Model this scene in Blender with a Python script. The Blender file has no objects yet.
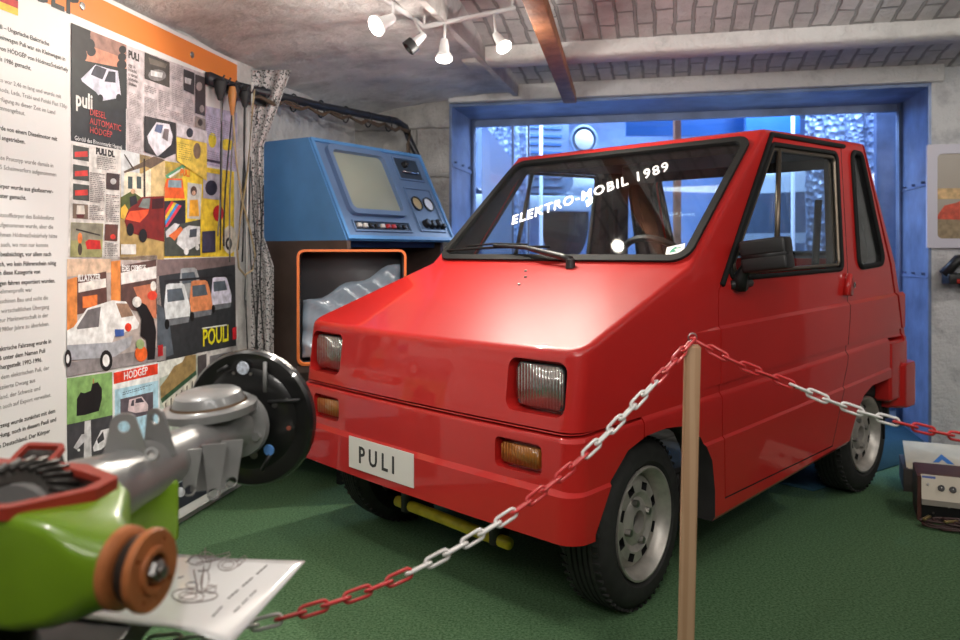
import bpy, bmesh, math, random
from mathutils import Vector, Matrix
random.seed(7)
sc = bpy.context.scene
C = sc.collection
PI = math.pi
# ------------------------------------------------------------------ camera, world, lights
F = 800.0; HV = 252.0; HC = 1.077
cam = bpy.data.cameras.new('camera'); camo = bpy.data.objects.new('camera', cam); C.objects.link(camo)
camo.location = (0, 0, HC); camo.rotation_euler = (PI/2, 0, 0)
cam.sensor_width = 36; cam.lens = 36*F/960; cam.shift_y = -(320-HV)/960
cam.dof.use_dof = True; cam.dof.focus_distance = 2.45; cam.dof.aperture_fstop = 3.5
sc.camera = camo
world = bpy.data.worlds.new('world'); sc.world = world; world.use_nodes = True
world.node_tree.nodes['Background'].inputs[0].default_value = (0.75, 0.82, 1.0, 1)
world.node_tree.nodes['Background'].inputs[1].default_value = 0.10
sc.view_settings.view_transform = 'Standard'; sc.view_settings.look = 'None'
sc.view_settings.gamma = 1; sc.view_settings.exposure = 0.0

def lamp(name, kind, loc, energy, color=(1, .93, .84), size=.05, target=None, angle=100, blend=.6, shape=None, sy=None):
    l = bpy.data.lights.new(name, kind); l.energy = energy; l.color = color
    if kind == 'AREA':
        l.size = size
        if sy: l.shape = 'RECTANGLE'; l.size_y = sy
    elif kind == 'SPOT':
        l.shadow_soft_size = size; l.spot_size = math.radians(angle); l.spot_blend = blend
    else: l.shadow_soft_size = size
    o = bpy.data.objects.new(name, l); C.objects.link(o); o.location = loc
    if target is not None:
        o.rotation_euler = (Vector(target)-Vector(loc)).to_track_quat('-Z', 'Y').to_euler()
    return o
# exhibition room's ceiling spots behind and beside the camera, plus lamps added as fill
lamp('ceiling_and_fill_spot', 'AREA', (-.3, -1.0, 2.35), 24, (1, .95, .89), .9, (0.2, 2.2, .3), sy=.5)
lamp('ceiling_and_fill_spot', 'AREA', (1.9, .6, 2.2), 8, (1, .93, .85), .5, (1.3, 3.2, .6), sy=.3)
lamp('ceiling_and_fill_spot', 'SPOT', (-.35, 1.3, 2.08), 25, (1, .95, .88), .04, (-1.1, 2.9, .9), 110)
lamp('ceiling_and_fill_spot', 'SPOT', (.55, .9, 2.1), 22, (1, .93, .85), .05, (.6, 2.8, .5), 110)
lamp('ceiling_and_fill_spot', 'SPOT', (2.7, 2.7, 2.05), 26, (1, .94, .86), .05, (2.3, 4.0, .6), 120)
lamp('fill_uplight', 'AREA', (.2, .0, 1.75), 22, (1, .97, .94), 1.2, (.4, 1.6, 2.9), sy=.5)  # area fill added to brighten the ceiling, no fixture of the room
lamp('fill_uplight', 'AREA', (2.6, 1.0, 1.75), 16, (1, .97, .94), .8, (2.3, 2.4, 2.9), sy=.5)  # second added ceiling fill, further right
lamp('ceiling_and_fill_spot', 'SPOT', (-.75, .35, 2.12), 22, (1, .95, .88), .04, (-.55, 1.05, .7), 80)  # added lamp, gives the axle unit more light
lamp('ceiling_and_fill_spot', 'SPOT', (-1.0, 1.9, 1.93), 26, (1, .95, .88), .03, (-.72, 2.1, 0), 85, .4)  # added lamp out of view, brightens the floor at lower left
lamp('ceiling_fill_spot', 'SPOT', (2.9, 1.5, 1.62), 130, (1, .97, .94), .08, (1.3, 3.1, 2.12), 48, 1.0)  # added spot out of view, lifts the dark ceiling over the car
lamp('ceiling_fill_spot', 'SPOT', (-.9, .5, 1.72), 110, (1, .97, .94), .08, (.2, 3.0, 2.15), 46, 1.0)  # same added ceiling fill from the left
# blue light of the display room behind the opening
lamp('blue_display_light', 'AREA', (.6, 6.4, 2.6), 170, (.52, .70, 1), 2.6, (.6, 6.3, 0), sy=1.2)
lamp('blue_display_light', 'AREA', (2.2, 5.6, 2.6), 90, (.52, .70, 1), 1.2, (1.6, 5.2, 0.5), sy=.6)
lamp('blue_display_light', 'AREA', (1.2, 7.4, 2.6), 170, (.58, .74, 1), 2.4, (1.4, 9, 1.2), sy=.6)
lamp('blue_niche_light', 'SPOT', (1.15, 5.15, 1.98), 75, (.52, .70, 1), .05, (1.3, 4.8, 0), 165)

# ------------------------------------------------------------------ helpers
def at(u, v, Y): return Vector(((u-480)/F*Y, Y, HC+(HV-v)/F*Y))
_m = {}
def mat(name, col, rough=.5, metal=0, coat=0, noise=0, nscale=20, bump=0, bscale=60, emit=0, ior=None):
    if name in _m: return _m[name]
    m = bpy.data.materials.new(name); m.use_nodes = True; nt = m.node_tree; b = nt.nodes['Principled BSDF']
    c = tuple(col)+(1,)
    b.inputs['Base Color'].default_value = c; b.inputs['Roughness'].default_value = rough; b.inputs['Metallic'].default_value = metal
    b.inputs['Coat Weight'].default_value = coat; b.inputs['Coat Roughness'].default_value = .04
    if emit: b.inputs['Emission Color'].default_value = c; b.inputs['Emission Strength'].default_value = emit
    tc = nt.nodes.new('ShaderNodeTexCoord')
    if noise:
        n = nt.nodes.new('ShaderNodeTexNoise'); n.inputs['Scale'].default_value = nscale; n.inputs['Detail'].default_value = 6
        r = nt.nodes.new('ShaderNodeValToRGB'); r.color_ramp.elements[0].position = .3; r.color_ramp.elements[1].position = .7
        r.color_ramp.elements[0].color = tuple(x*(1-noise) for x in col)+(1,); r.color_ramp.elements[1].color = tuple(min(1, x*(1+noise)) for x in col)+(1,)
        nt.links.new(tc.outputs['Object'], n.inputs['Vector']); nt.links.new(n.outputs['Fac'], r.inputs[0]); nt.links.new(r.outputs[0], b.inputs['Base Color'])
    if bump:
        n2 = nt.nodes.new('ShaderNodeTexNoise'); n2.inputs['Scale'].default_value = bscale; n2.inputs['Detail'].default_value = 5
        bp = nt.nodes.new('ShaderNodeBump'); bp.inputs['Strength'].default_value = bump; bp.inputs['Distance'].default_value = .01
        nt.links.new(tc.outputs['Object'], n2.inputs['Vector']); nt.links.new(n2.outputs['Fac'], bp.inputs['Height']); nt.links.new(bp.outputs[0], b.inputs['Normal'])
    _m[name] = m; return m
def glassmat(name, tint=(.85, .9, .92), gl=.9, rough=.02):
    if name in _m: return _m[name]
    m = bpy.data.materials.new(name); m.use_nodes = True; nt = m.node_tree; nt.nodes.clear()
    o = nt.nodes.new('ShaderNodeOutputMaterial'); t = nt.nodes.new('ShaderNodeBsdfTransparent'); g = nt.nodes.new('ShaderNodeBsdfGlossy')
    t.inputs[0].default_value = tuple(tint)+(1,); g.inputs['Roughness'].default_value = rough; g.inputs[0].default_value = (gl, gl, gl, 1)
    f = nt.nodes.new('ShaderNodeLayerWeight'); f.inputs[0].default_value = .5; x = nt.nodes.new('ShaderNodeMixShader')
    pw = nt.nodes.new('ShaderNodeMath'); pw.operation = 'POWER'; pw.inputs[1].default_value = 5; ma = nt.nodes.new('ShaderNodeMath'); ma.operation = 'MULTIPLY_ADD'; ma.inputs[1].default_value = .92; ma.inputs[2].default_value = .045
    nt.links.new(f.outputs['Facing'], pw.inputs[0]); nt.links.new(pw.outputs[0], ma.inputs[0])
    nt.links.new(ma.outputs[0], x.inputs[0]); nt.links.new(t.outputs[0], x.inputs[1]); nt.links.new(g.outputs[0], x.inputs[2]); nt.links.new(x.outputs[0], o.inputs[0])
    _m[name] = m; return m
def ink(r, g, b):
    f = lambda x: (x/255.0)**2.2
    return mat('ink_%d_%d_%d' % (r, g, b), (f(r), f(g), f(b)), .55, noise=.30, nscale=34)
def s2l(r, g, b): return tuple((x/255.0)**2.2 for x in (r, g, b))

def empty(name, loc=(0, 0, 0), rz=0):
    o = bpy.data.objects.new(name, None); C.objects.link(o); o.location = loc; o.rotation_euler = (0, 0, rz); o.empty_display_size = .05
    return o
def tag(o, label=None, cat=None, group=None, kind=None):
    if label: o['label'] = label
    if cat: o['category'] = cat
    if group: o['group'] = group
    if kind: o['kind'] = kind
    return o
def root_of(p):
    while p.parent: p = p.parent
    return p
def sharpen(bm, ang=32):
    for f in bm.faces: f.smooth = True
    a = math.radians(ang)
    for e in bm.edges:
        if len(e.link_faces) == 2:
            e.smooth = e.calc_face_angle(0) < a
        else: e.smooth = True
def obj(name, bm, mats, parent=None, local=False, smooth=True, wn=False, ang=32, base=None):
    """bm in world coords (or the root's local coords when local=True)"""
    if not isinstance(mats, (list, tuple)): mats = [mats]
    if smooth: sharpen(bm, ang)
    M = None
    if parent is not None and not local:
        r = root_of(parent); M = (Matrix.Translation(r.location) @ Matrix.Rotation(r.rotation_euler.z, 4, 'Z')).inverted()
        bmesh.ops.transform(bm, matrix=M, verts=bm.verts)
    off = None
    if parent is None and not local:
        vs = [v.co for v in bm.verts]
        if base is None:
            off = Vector((sum(v.x for v in vs)/len(vs), sum(v.y for v in vs)/len(vs), min(v.z for v in vs)))
        else: off = Vector(base)
        bmesh.ops.translate(bm, vec=-off, verts=bm.verts)
    me = bpy.data.meshes.new(name); bm.to_mesh(me); bm.free()
    for m in mats: me.materials.append(m)
    o = bpy.data.objects.new(name, me); C.objects.link(o)
    if off is not None: o.location = off
    if parent is not None: o.parent = parent
    if wn:
        w = o.modifiers.new('wn', 'WEIGHTED_NORMAL'); w.keep_sharp = True
    return o
def B(): return bmesh.new()
def box(bm, x0, x1, y0, y1, z0, z1, mi=0, M=None, bev=0, seg=2):
    t = bmesh.new(); vs = [t.verts.new((x, y, z)) for x in (x0, x1) for y in (y0, y1) for z in (z0, z1)]
    for q in ((0, 1, 3, 2), (4, 6, 7, 5), (0, 4, 5, 1), (2, 3, 7, 6), (0, 2, 6, 4), (1, 5, 7, 3)): t.faces.new([vs[i] for i in q])
    bmesh.ops.recalc_face_normals(t, faces=t.faces)
    if bev: bmesh.ops.bevel(t, geom=list(t.edges), offset=bev, segments=seg, affect='EDGES', profile=.5)
    add(bm, t, M, mi); return bm
def add(bm, t, M=None, mi=0):
    if M is not None: bmesh.ops.transform(t, matrix=M, verts=t.verts)
    mp = {}
    for v in t.verts: mp[v] = bm.verts.new(v.co)
    for f in t.faces:
        try:
            nf = bm.faces.new([mp[v] for v in f.verts]); nf.material_index = mi if mi is not None else f.material_index; nf.smooth = f.smooth
        except ValueError: pass
    t.free()
def basis(d, up=Vector((0, 0, 1))):
    d = Vector(d).normalized(); up = Vector(up)
    if abs(d.dot(up)) > .98: up = Vector((0, 1, 0))
    x = up.cross(d).normalized(); y = d.cross(x).normalized()
    return x, y, d
def tube(bm, pts, r, n=8, closed=False, mi=0, cap=True, rr=None, sx=1, up=(0, 0, 1)):
    pts = [Vector(p) for p in pts]; N = len(pts); rings = []
    for i, p in enumerate(pts):
        a = pts[(i-1) % N] if (closed or i > 0) else p; b = pts[(i+1) % N] if (closed or i < N-1) else p
        d = (b-a)
        x, y, _ = basis(d, up)
        R = rr[i] if rr else r
        rings.append([bm.verts.new(p+x*math.cos(2*PI*k/n)*R*sx+y*math.sin(2*PI*k/n)*R) for k in range(n)])
    for i in range(N if closed else N-1):
        A = rings[i]; Bq = rings[(i+1) % N]
        for k in range(n):
            f = bm.faces.new((A[k], A[(k+1) % n], Bq[(k+1) % n], Bq[k])); f.material_index = mi
    if cap and not closed:
        bm.faces.new(rings[0][::-1]).material_index = mi; bm.faces.new(rings[-1]).material_index = mi
    return bm
def lathe(bm, prof, o, d, n=32, mi=0, up=(0, 0, 1), closed=False, a0=0, a1=2*PI):
    """prof: list of (along, radius)"""
    x, y, dd = basis(d, up); o = Vector(o); full = abs(a1-a0-2*PI) < 1e-6; rings = []
    K = n if full else n+1
    for (h, r) in prof:
        if r < 1e-6: rings.append([bm.verts.new(o+dd*h)])
        else: rings.append([bm.verts.new(o+dd*h+(x*math.cos(a0+(a1-a0)*k/n)+y*math.sin(a0+(a1-a0)*k/n))*r) for k in range(K)])
    P = len(rings)
    for i in range(P if closed else P-1):
        A = rings[i]; Q = rings[(i+1) % P]
        for k in range(n):
            k2 = (k+1) % K
            if len(A) == 1 and len(Q) == 1: continue
            if len(A) == 1: f = bm.faces.new((A[0], Q[k2], Q[k]))
            elif len(Q) == 1: f = bm.faces.new((A[k], A[k2], Q[0]))
            else: f = bm.faces.new((A[k], A[k2], Q[k2], Q[k]))
            f.material_index = mi
    bmesh.ops.recalc_face_normals(bm, faces=bm.faces)
    return bm
def prism(bm, poly, o, ex, ey, n, d0, d1, mi=0):
    """2-D polygon in the frame o,ex,ey extruded from d0 to d1 along n"""
    o, ex, ey, n = map(Vector, (o, ex, ey, n))
    t = bmesh.new()
    a = [t.verts.new(o+ex*p[0]+ey*p[1]+n*d0) for p in poly]; b = [t.verts.new(o+ex*p[0]+ey*p[1]+n*d1) for p in poly]
    t.faces.new(a[::-1]); t.faces.new(b); N = len(poly)
    for i in range(N): t.faces.new((a[i], a[(i+1) % N], b[(i+1) % N], b[i]))
    bmesh.ops.recalc_face_normals(t, faces=t.faces); add(bm, t, None, mi); return bm
def rounded(poly, r, seg=5):
    out = []; N = len(poly)
    for i in range(N):
        p = Vector(poly[i][:2]); a = (Vector(poly[i-1][:2])-p); b = (Vector(poly[(i+1) % N][:2])-p)
        la, lb = a.length, b.length; a.normalize(); b.normalize()
        ang = math.acos(max(-1, min(1, a.dot(b)))); rad = r[i] if isinstance(r, (list, tuple)) else r
        d = min(rad/math.tan(ang/2), la*.48, lb*.48); q = d*math.tan(ang/2)
        c = p+(a+b).normalized()*(q/math.sin(ang/2)); s = p+a*d; e = p+b*d
        t0 = math.atan2(s.y-c.y, s.x-c.x); t1 = math.atan2(e.y-c.y, e.x-c.x); dt = t1-t0
        while dt > PI: dt -= 2*PI
        while dt < -PI: dt += 2*PI
        for k in range(seg+1): out.append((c.x+q*math.cos(t0+dt*k/seg), c.y+q*math.sin(t0+dt*k/seg)))
    return out
def inset(poly, d):
    N = len(poly); P = [Vector(p[:2]) for p in poly]
    ar = sum(P[i].x*P[(i+1) % N].y-P[(i+1) % N].x*P[i].y for i in range(N)); sg = 1 if ar > 0 else -1
    L = []
    for i in range(N):
        e = (P[(i+1) % N]-P[i]).normalized(); nrm = Vector((-e.y, e.x))*sg; L.append((P[i]+nrm*d, e))
    out = []
    for i in range(N):
        p1, e1 = L[i-1]; p2, e2 = L[i]; den = e1.x*e2.y-e1.y*e2.x
        t = ((p2-p1).x*e2.y-(p2-p1).y*e2.x)/den; q = p1+e1*t; out.append((q.x, q.y))
    return out
def band(bm, outer, inner, o, ex, ey, n, d0, d1, mi=0):
    o, ex, ey, n = map(Vector, (o, ex, ey, n)); N = len(outer)
    def row(p, d): return [bm.verts.new(o+ex*q[0]+ey*q[1]+n*d) for q in p]
    r = [row(outer, d0), row(outer, d1), row(inner, d1), row(inner, d0)]; fs = []
    for j in range(4):
        A = r[j]; Q = r[(j+1) % 4]
        for i in range(N): f = bm.faces.new((A[i], A[(i+1) % N], Q[(i+1) % N], Q[i])); f.material_index = mi; fs.append(f)
    bmesh.ops.recalc_face_normals(bm, faces=fs); return bm
def boolean(o, cutters, op='DIFFERENCE'):
    """cutters: list of bmesh in the same local space"""
    tmp = []
    for cb in cutters:
        bmesh.ops.recalc_face_normals(cb, faces=cb.faces)
        me = bpy.data.meshes.new('cut'); cb.to_mesh(me); cb.free(); c = bpy.data.objects.new('cut', me); C.objects.link(c)
        m = o.modifiers.new('b', 'BOOLEAN'); m.operation = op; m.object = c; m.solver = 'EXACT'; tmp.append(c)
    par = o.parent; o.parent = None; loc = o.location.copy(); o.location = (0, 0, 0)
    dg = bpy.context.evaluated_depsgraph_get(); dg.update()
    me = bpy.data.meshes.new_from_object(o.evaluated_get(dg)); o.modifiers.clear(); old = o.data; o.data = me; me.name = o.name
    for c in tmp: bpy.data.objects.remove(c)
    o.parent = par; o.location = loc
    return o
def dk(b):
    for f in b.faces: f.material_index = 1
    return b
def resharp(o, ang=32, wn=True):
    b = bmesh.new(); b.from_mesh(o.data); bmesh.ops.remove_doubles(b, verts=b.verts, dist=1e-5); sharpen(b, ang); b.to_mesh(o.data); b.free()
    if wn: w = o.modifiers.new('wn', 'WEIGHTED_NORMAL'); w.keep_sharp = True
def copymesh(o, name, parent):
    c = bpy.data.objects.new(name, o.data.copy()); C.objects.link(c); c.parent = parent; return c
_tc = {}
def text_bm(s, size, ext=.0006, bold=0, shear=0, sx=1, space=1):
    cu = bpy.data.curves.new('t', 'FONT'); cu.body = s; cu.size = size; cu.extrude = ext; cu.offset = bold; cu.shear = shear; cu.space_character = space; cu.resolution_u = 2
    to = bpy.data.objects.new('t', cu); C.objects.link(to); dg = bpy.context.evaluated_depsgraph_get(); dg.update()
    me = bpy.data.meshes.new_from_object(to.evaluated_get(dg)); b = bmesh.new(); b.from_mesh(me); bpy.data.objects.remove(to); bpy.data.meshes.remove(me)
    if sx != 1: bmesh.ops.scale(b, vec=(sx, 1, 1), verts=b.verts)
    return b
def put_text(bm, s, size, o, ex, ey, n, mi=0, align='L', **k):
    t = text_bm(s, size, **k); xs = [v.co.x for v in t.verts]
    if not xs: t.free(); return
    w = max(xs); dx = 0 if align == 'L' else (-w if align == 'R' else -w/2)
    ex, ey, n, o = map(Vector, (ex, ey, n, o))
    M = Matrix(((ex.x, ey.x, n.x, o.x), (ex.y, ey.y, n.y, o.y), (ex.z, ey.z, n.z, o.z), (0, 0, 0, 1))) @ Matrix.Translation((dx, 0, 0))
    add(bm, t, M, mi)
def frameM(o, ex, ey, n):
    return Matrix(((ex[0], ey[0], n[0], o[0]), (ex[1], ey[1], n[1], o[1]), (ex[2], ey[2], n[2], o[2]), (0, 0, 0, 1)))

# ------------------------------------------------------------------ room materials
def carpet(name, c1, c2):
    m = mat(name, c1, .95); nt = m.node_tree; b = nt.nodes['Principled BSDF']; tc = nt.nodes.new('ShaderNodeTexCoord')
    n = nt.nodes.new('ShaderNodeTexNoise'); n.inputs['Scale'].default_value = 190; n.inputs['Detail'].default_value = 6; n.inputs['Roughness'].default_value = .75
    n2 = nt.nodes.new('ShaderNodeTexNoise'); n2.inputs['Scale'].default_value = 120; n2.inputs['Detail'].default_value = 3
    a = nt.nodes.new('ShaderNodeMath'); a.operation = 'ADD'; h = nt.nodes.new('ShaderNodeMath'); h.operation = 'MULTIPLY'; h.inputs[1].default_value = .5
    r = nt.nodes.new('ShaderNodeValToRGB'); r.color_ramp.elements[0].position = .40; r.color_ramp.elements[1].position = .60
    r.color_ramp.elements[0].color = tuple(c1)+(1,); r.color_ramp.elements[1].color = tuple(c2)+(1,)
    L = nt.links.new; L(tc.outputs['Object'], n.inputs['Vector']); L(tc.outputs['Object'], n2.inputs['Vector']); L(n.outputs['Fac'], a.inputs[0]); L(n2.outputs['Fac'], a.inputs[1])
    L(a.outputs[0], h.inputs[0]); L(h.outputs[0], r.inputs[0]); L(r.outputs[0], b.inputs['Base Color'])
    bp = nt.nodes.new('ShaderNodeBump'); bp.inputs['Strength'].default_value = .6; bp.inputs['Distance'].default_value = .004
    L(n.outputs['Fac'], bp.inputs['Height']); L(bp.outputs[0], b.inputs['Normal']); b.inputs['Specular IOR Level'].default_value = .15
    return m
def plaster(name, base, dark, brick=False, bscale=1.0, patch=.5, mort=.85):
    m = mat(name, base, .85); nt = m.node_tree; b = nt.nodes['Principled BSDF']; tc = nt.nodes.new('ShaderNodeTexCoord'); L = nt.links.new
    n = nt.nodes.new('ShaderNodeTexNoise'); n.inputs['Scale'].default_value = 5; n.inputs['Detail'].default_value = 10; n.inputs['Roughness'].default_value = .7
    r = nt.nodes.new('ShaderNodeValToRGB'); r.color_ramp.elements[0].position = patch-.17; r.color_ramp.elements[1].position = patch+.1
    r.color_ramp.elements[0].color = tuple(dark)+(1,); r.color_ramp.elements[1].color = tuple(base)+(1,)
    L(tc.outputs['Object'], n.inputs['Vector']); L(n.outputs['Fac'], r.inputs[0])
    bp = nt.nodes.new('ShaderNodeBump'); bp.inputs['Strength'].default_value = 1; bp.inputs['Distance'].default_value = .05
    if brick:
        mp = nt.nodes.new('ShaderNodeMapping'); L(tc.outputs['UV'], mp.inputs[0]); 
        nd = nt.nodes.new('ShaderNodeTexNoise'); nd.inputs['Scale'].default_value = 9; nd.inputs['Detail'].default_value = 3
        L(tc.outputs['UV'], nd.inputs['Vector'])
        mx = nt.nodes.new('ShaderNodeMixRGB'); mx.inputs[0].default_value = .025; L(mp.outputs[0], mx.inputs[1]); L(nd.outputs['Color'], mx.inputs[2])
        bt = nt.nodes.new('ShaderNodeTexBrick'); bt.inputs['Scale'].default_value = 1; bt.inputs['Brick Width'].default_value = .24*bscale; bt.inputs['Row Height'].default_value = .085*bscale
        bt.inputs['Mortar Size'].default_value = .009 if bscale == 1 else .006; bt.inputs['Mortar Smooth'].default_value = .4; bt.inputs['Color1'].default_value = (1, 1, 1, 1); bt.inputs['Color2'].default_value = (.78, .78, .78, 1)
        bt.inputs['Mortar'].default_value = (.24, .24, .24, 1); L(mx.outputs[0], bt.inputs['Vector'])
        mu = nt.nodes.new('ShaderNodeMixRGB'); mu.blend_type = 'MULTIPLY'; mu.inputs[0].default_value = mort; L(r.outputs[0], mu.inputs[1]); L(bt.outputs['Color'], mu.inputs[2]); L(mu.outputs[0], b.inputs['Base Color'])
        bw = nt.nodes.new('ShaderNodeRGBToBW'); L(bt.outputs['Color'], bw.inputs[0]); ad = nt.nodes.new('ShaderNodeMath'); ad.operation = 'ADD'; L(bw.outputs[0], ad.inputs[0])
        ms = nt.nodes.new('ShaderNodeMath'); ms.operation = 'MULTIPLY'; ms.inputs[1].default_value = .8; L(n.outputs['Fac'], ms.inputs[0]); L(ms.outputs[0], ad.inputs[1]); L(ad.outputs[0], bp.inputs['Height'])
    else:
        L(r.outputs[0], b.inputs['Base Color']); L(n.outputs['Fac'], bp.inputs['Height'])
    L(bp.outputs[0], b.inputs['Normal']); return m
M_floor = carpet('green_carpet', (.042, .095, .040), (.125, .225, .115))
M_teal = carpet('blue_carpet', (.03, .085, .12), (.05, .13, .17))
M_grayfl = mat('grey_floor', (.12, .13, .15), .7, noise=.2)
M_plaster = plaster('rough_plaster', (.74, .72, .70), (.42, .40, .39), patch=.44)
M_brick = plaster('painted_brick_vault', (.76, .75, .74), (.56, .55, .54), True, mort=.6)
M_block = plaster('concrete_block', (.56, .54, .50), (.34, .32, .30), True, 3.6, .5, .45)
M_white = plaster('white_wall', (.80, .80, .80), (.34, .34, .36), patch=.40)
M_beam = plaster('painted_beam', (.80, .78, .75), (.55, .53, .51), patch=.4)
M_bluesteel = mat('blue_painted_steel', (.15, .205, .34), .42, .2, noise=.3, nscale=7, bump=.15, bscale=30)
M_black = mat('black_plastic', (.012, .012, .013), .45)
M_rubber = mat('black_rubber', (.010, .010, .010), .75, noise=.2); M_rubber.node_tree.nodes['Principled BSDF'].inputs['Specular IOR Level'].default_value = .25
M_chrome = mat('chrome', (.7, .7, .7), .15, 1)
M_steel = mat('bare_steel', (.35, .34, .33), .35, 1, noise=.2)

# ------------------------------------------------------------------ room shell
# back wall runs from (-.19,5.1) to (2.51,4.46)
WB = Vector((-.19, 5.1, 0)); wd = Vector((2.70, -.64, 0)).normalized(); wn_ = Vector((-wd.y, wd.x, 0))   # wn_ points away from camera
def bw(q, e, z): return WB+wd*q-wn_*e+Vector((0, 0, z))          # e = metres in front of the wall
QW = 2.775
Mb = frameM(WB, wd, wn_, (0, 0, 1))
def struct(name, bm, m, **k):
    o = obj(name, bm, m, **k); o['kind'] = 'structure'; return o
def uvbox(o, sx=1, ax=None):
    """simple planar uv in metres along wd and z for brick walls"""
    me = o.data; uv = me.uv_layers.new(name='uv')
    for p in me.polygons:
        for li in p.loop_indices:
            co = me.vertices[me.loops[li].vertex_index].co
            uv.data[li].uv = (co.dot(wd)*sx, co.z)
b = B(); v = [b.verts.new(p) for p in ((-3.2, -2.5, 0), (4.6, -2.5, 0), (4.6, 9.6, 0), (-3.2, 9.6, 0))]; b.faces.new(v)
v2 = [b.verts.new(p) for p in ((-3.2, -2.5, -.1), (4.6, -2.5, -.1), (4.6, 9.6, -.1), (-3.2, 9.6, -.1))]; b.faces.new(v2[::-1])
for i in range(4): b.faces.new((v[i], v2[i], v2[(i+1) % 4], v[(i+1) % 4]))
struct('floor', b, M_floor)
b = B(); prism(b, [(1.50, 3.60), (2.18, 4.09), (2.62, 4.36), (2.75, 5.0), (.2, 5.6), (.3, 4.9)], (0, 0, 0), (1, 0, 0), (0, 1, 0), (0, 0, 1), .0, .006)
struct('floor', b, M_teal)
b = B(); prism(b, [(-3, 5.0), (-.1, 5.68), (2.72, 5.03), (4.5, 4.6), (4.5, 9.5), (-3, 9.5)], (0, 0, 0), (1, 0, 0), (0, 1, 0), (0, 0, 1), .0, .01)
struct('floor', b, M_grayfl)
# back wall pieces
b = B(); box(b, -2.2, 0, 0, .56, 0, 2.5, M=Mb); o = struct('wall_back', b, M_block, smooth=False); uvbox(o)
b = B(); box(b, QW, 5.0, 0, .56, 0, 2.5, M=Mb); struct('wall_back', b, M_white, smooth=False)
b = B(); box(b, 0, QW, .0, .56, 2.035, 2.5, M=Mb); struct('wall_back', b, M_bluesteel, smooth=False)
b = B(); box(b, .0, QW+.06, -.05, 0.02, 2.02, 2.115, M=Mb, bev=.006); struct('trim_1', b, M_beam)
# blue steel lining of the opening
b = B(); box(b, -.004, .012, -.006, .57, 0, 2.02, M=Mb); box(b, QW-.012, QW+.004, -.006, .57, 0, 2.02, M=Mb)
box(b, .0, QW, -.004, .57, 2.0, 2.018, M=Mb)
box(b, QW-.02, QW-.012, .0, .56, 1.45, 1.456, M=Mb); box(b, QW-.02, QW-.012, .0, .56, .93, .936, M=Mb)
box(b, .012, .02, .0, .56, 1.62, 1.64, M=Mb); box(b, .012, .02, .0, .56, .95, .956, M=Mb)
for q, zz in ((QW-.016, 1.47), (QW-.016, .955), (.016, 1.655)):
    for e in (.06, .25, .42): lathe(b, [(-.012, .008), (.012, .008)], WB+wd*q+wn_*e+Vector((0, 0, zz)), wd, 8)
for e in (.5, .54): box(b, QW-.035, QW-.012, e, e+.015, 0, 2.0, M=Mb); box(b, .012, .035, e, e+.015, 0, 2.0, M=Mb)
struct('trim_2', b, M_bluesteel)
# glass of the opening
b = B(); box(b, .02, QW-.02, .552, .556, .0, 2.0, M=Mb); 
wroot = obj('window_1', b, glassmat('opening_glass', (.93, .96, 1)), smooth=False); wroot['kind'] = 'structure'
b = B()
for q in (.30, .41): box(b, q-.006, q+.006, .54, .57, 0, 2.0, M=Mb)
box(b, .02, QW-.02, .535, .575, 1.955, 2.0, M=Mb); box(b, .02, QW-.02, .535, .575, 0, .04, M=Mb)
wf = obj('window_frame', b, M_bluesteel, smooth=False); wf['kind'] = 'structure'; wf.parent = wroot; wf.matrix_parent_inverse = Matrix.Translation(-wroot.location)
# left wall
def lw(Y, off=0): return Vector((-1.225+.18*(Y-3)+off, Y, 0))
b = B(); a0, a1 = lw(-2.5), lw(5.6); prism(b, [(a0.x, a0.y), (a1.x, a1.y), (a1.x-.3, a1.y), (a0.x-.3, a0.y)], (0, 0, 0), (1, 0, 0), (0, 1, 0), (0, 0, 1), 0, 2.5)
struct('wall_left', b, M_plaster, smooth=False)
M_dim = mat('dim_room_wall', (.10, .09, .085), .8, noise=.4, nscale=2)
b = B(); box(b, 4.2, 4.4, -2.5, 5, 0, 2.5); struct('wall_right', b, M_dim, smooth=False)
b = B(); box(b, -3.0, 4.4, -2.7, -2.5, 0, 2.6); struct('wall_front', b, M_dim, smooth=False)
# ceiling: rough plaster slab at left, brick vaults and beams at right
def ceil_grid(name, q0, q1, es, zf, m, nq=40, jit=0, uv=True):
    b = B(); g = []
    for e in es:
        g.append([b.verts.new(bw(q0+(q1-q0)*i/nq, e, zf(q0+(q1-q0)*i/nq, e)+random.uniform(-jit, jit))) for i in range(nq+1)])
    for j in range(len(es)-1):
        for i in range(nq): b.faces.new((g[j][i], g[j][i+1], g[j+1][i+1], g[j+1][i]))
    o = struct(name, b, m, smooth=True)
    me = o.data; u = me.uv_layers.new(name='uv'); L0 = o.location
    for p in me.polygons:
        for li in p.loop_indices:
            co = me.vertices[me.loops[li].vertex_index].co+L0-WB; u.data[li].uv = (-co.dot(wn_), co.dot(wd))
    return o
q_b = .42                                     # where plaster meets the vaults
vau = lambda e0, e1, h: (lambda q, e: 2.105+h*math.sin(PI*max(0, min(1, (e-e0)/(e1-e0)))))
ceil_grid('ceiling', q_b, 4.6, [.0+.08*i for i in range(11)], vau(0, .8, .05), M_brick, 30)
ceil_grid('ceiling', q_b, 4.6, [.9+.1*i for i in range(15)], vau(.9, 2.3, .10), M_brick, 30)
ceil_grid('ceiling', q_b, 4.6, [2.3+.3*i for i in range(20)], vau(2.3, 8, .25), M_brick, 10)
b = B(); box(b, q_b-.1, 4.6, -.96, -.78, 2.045, 2.2, M=Mb, bev=.02); struct('trim_3', b, M_beam)
b = B(); box(b, q_b-.1, 4.6, -2.45, -2.25, 2.045, 2.2, M=Mb, bev=.02); struct('trim_4', b, M_beam)
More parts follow.
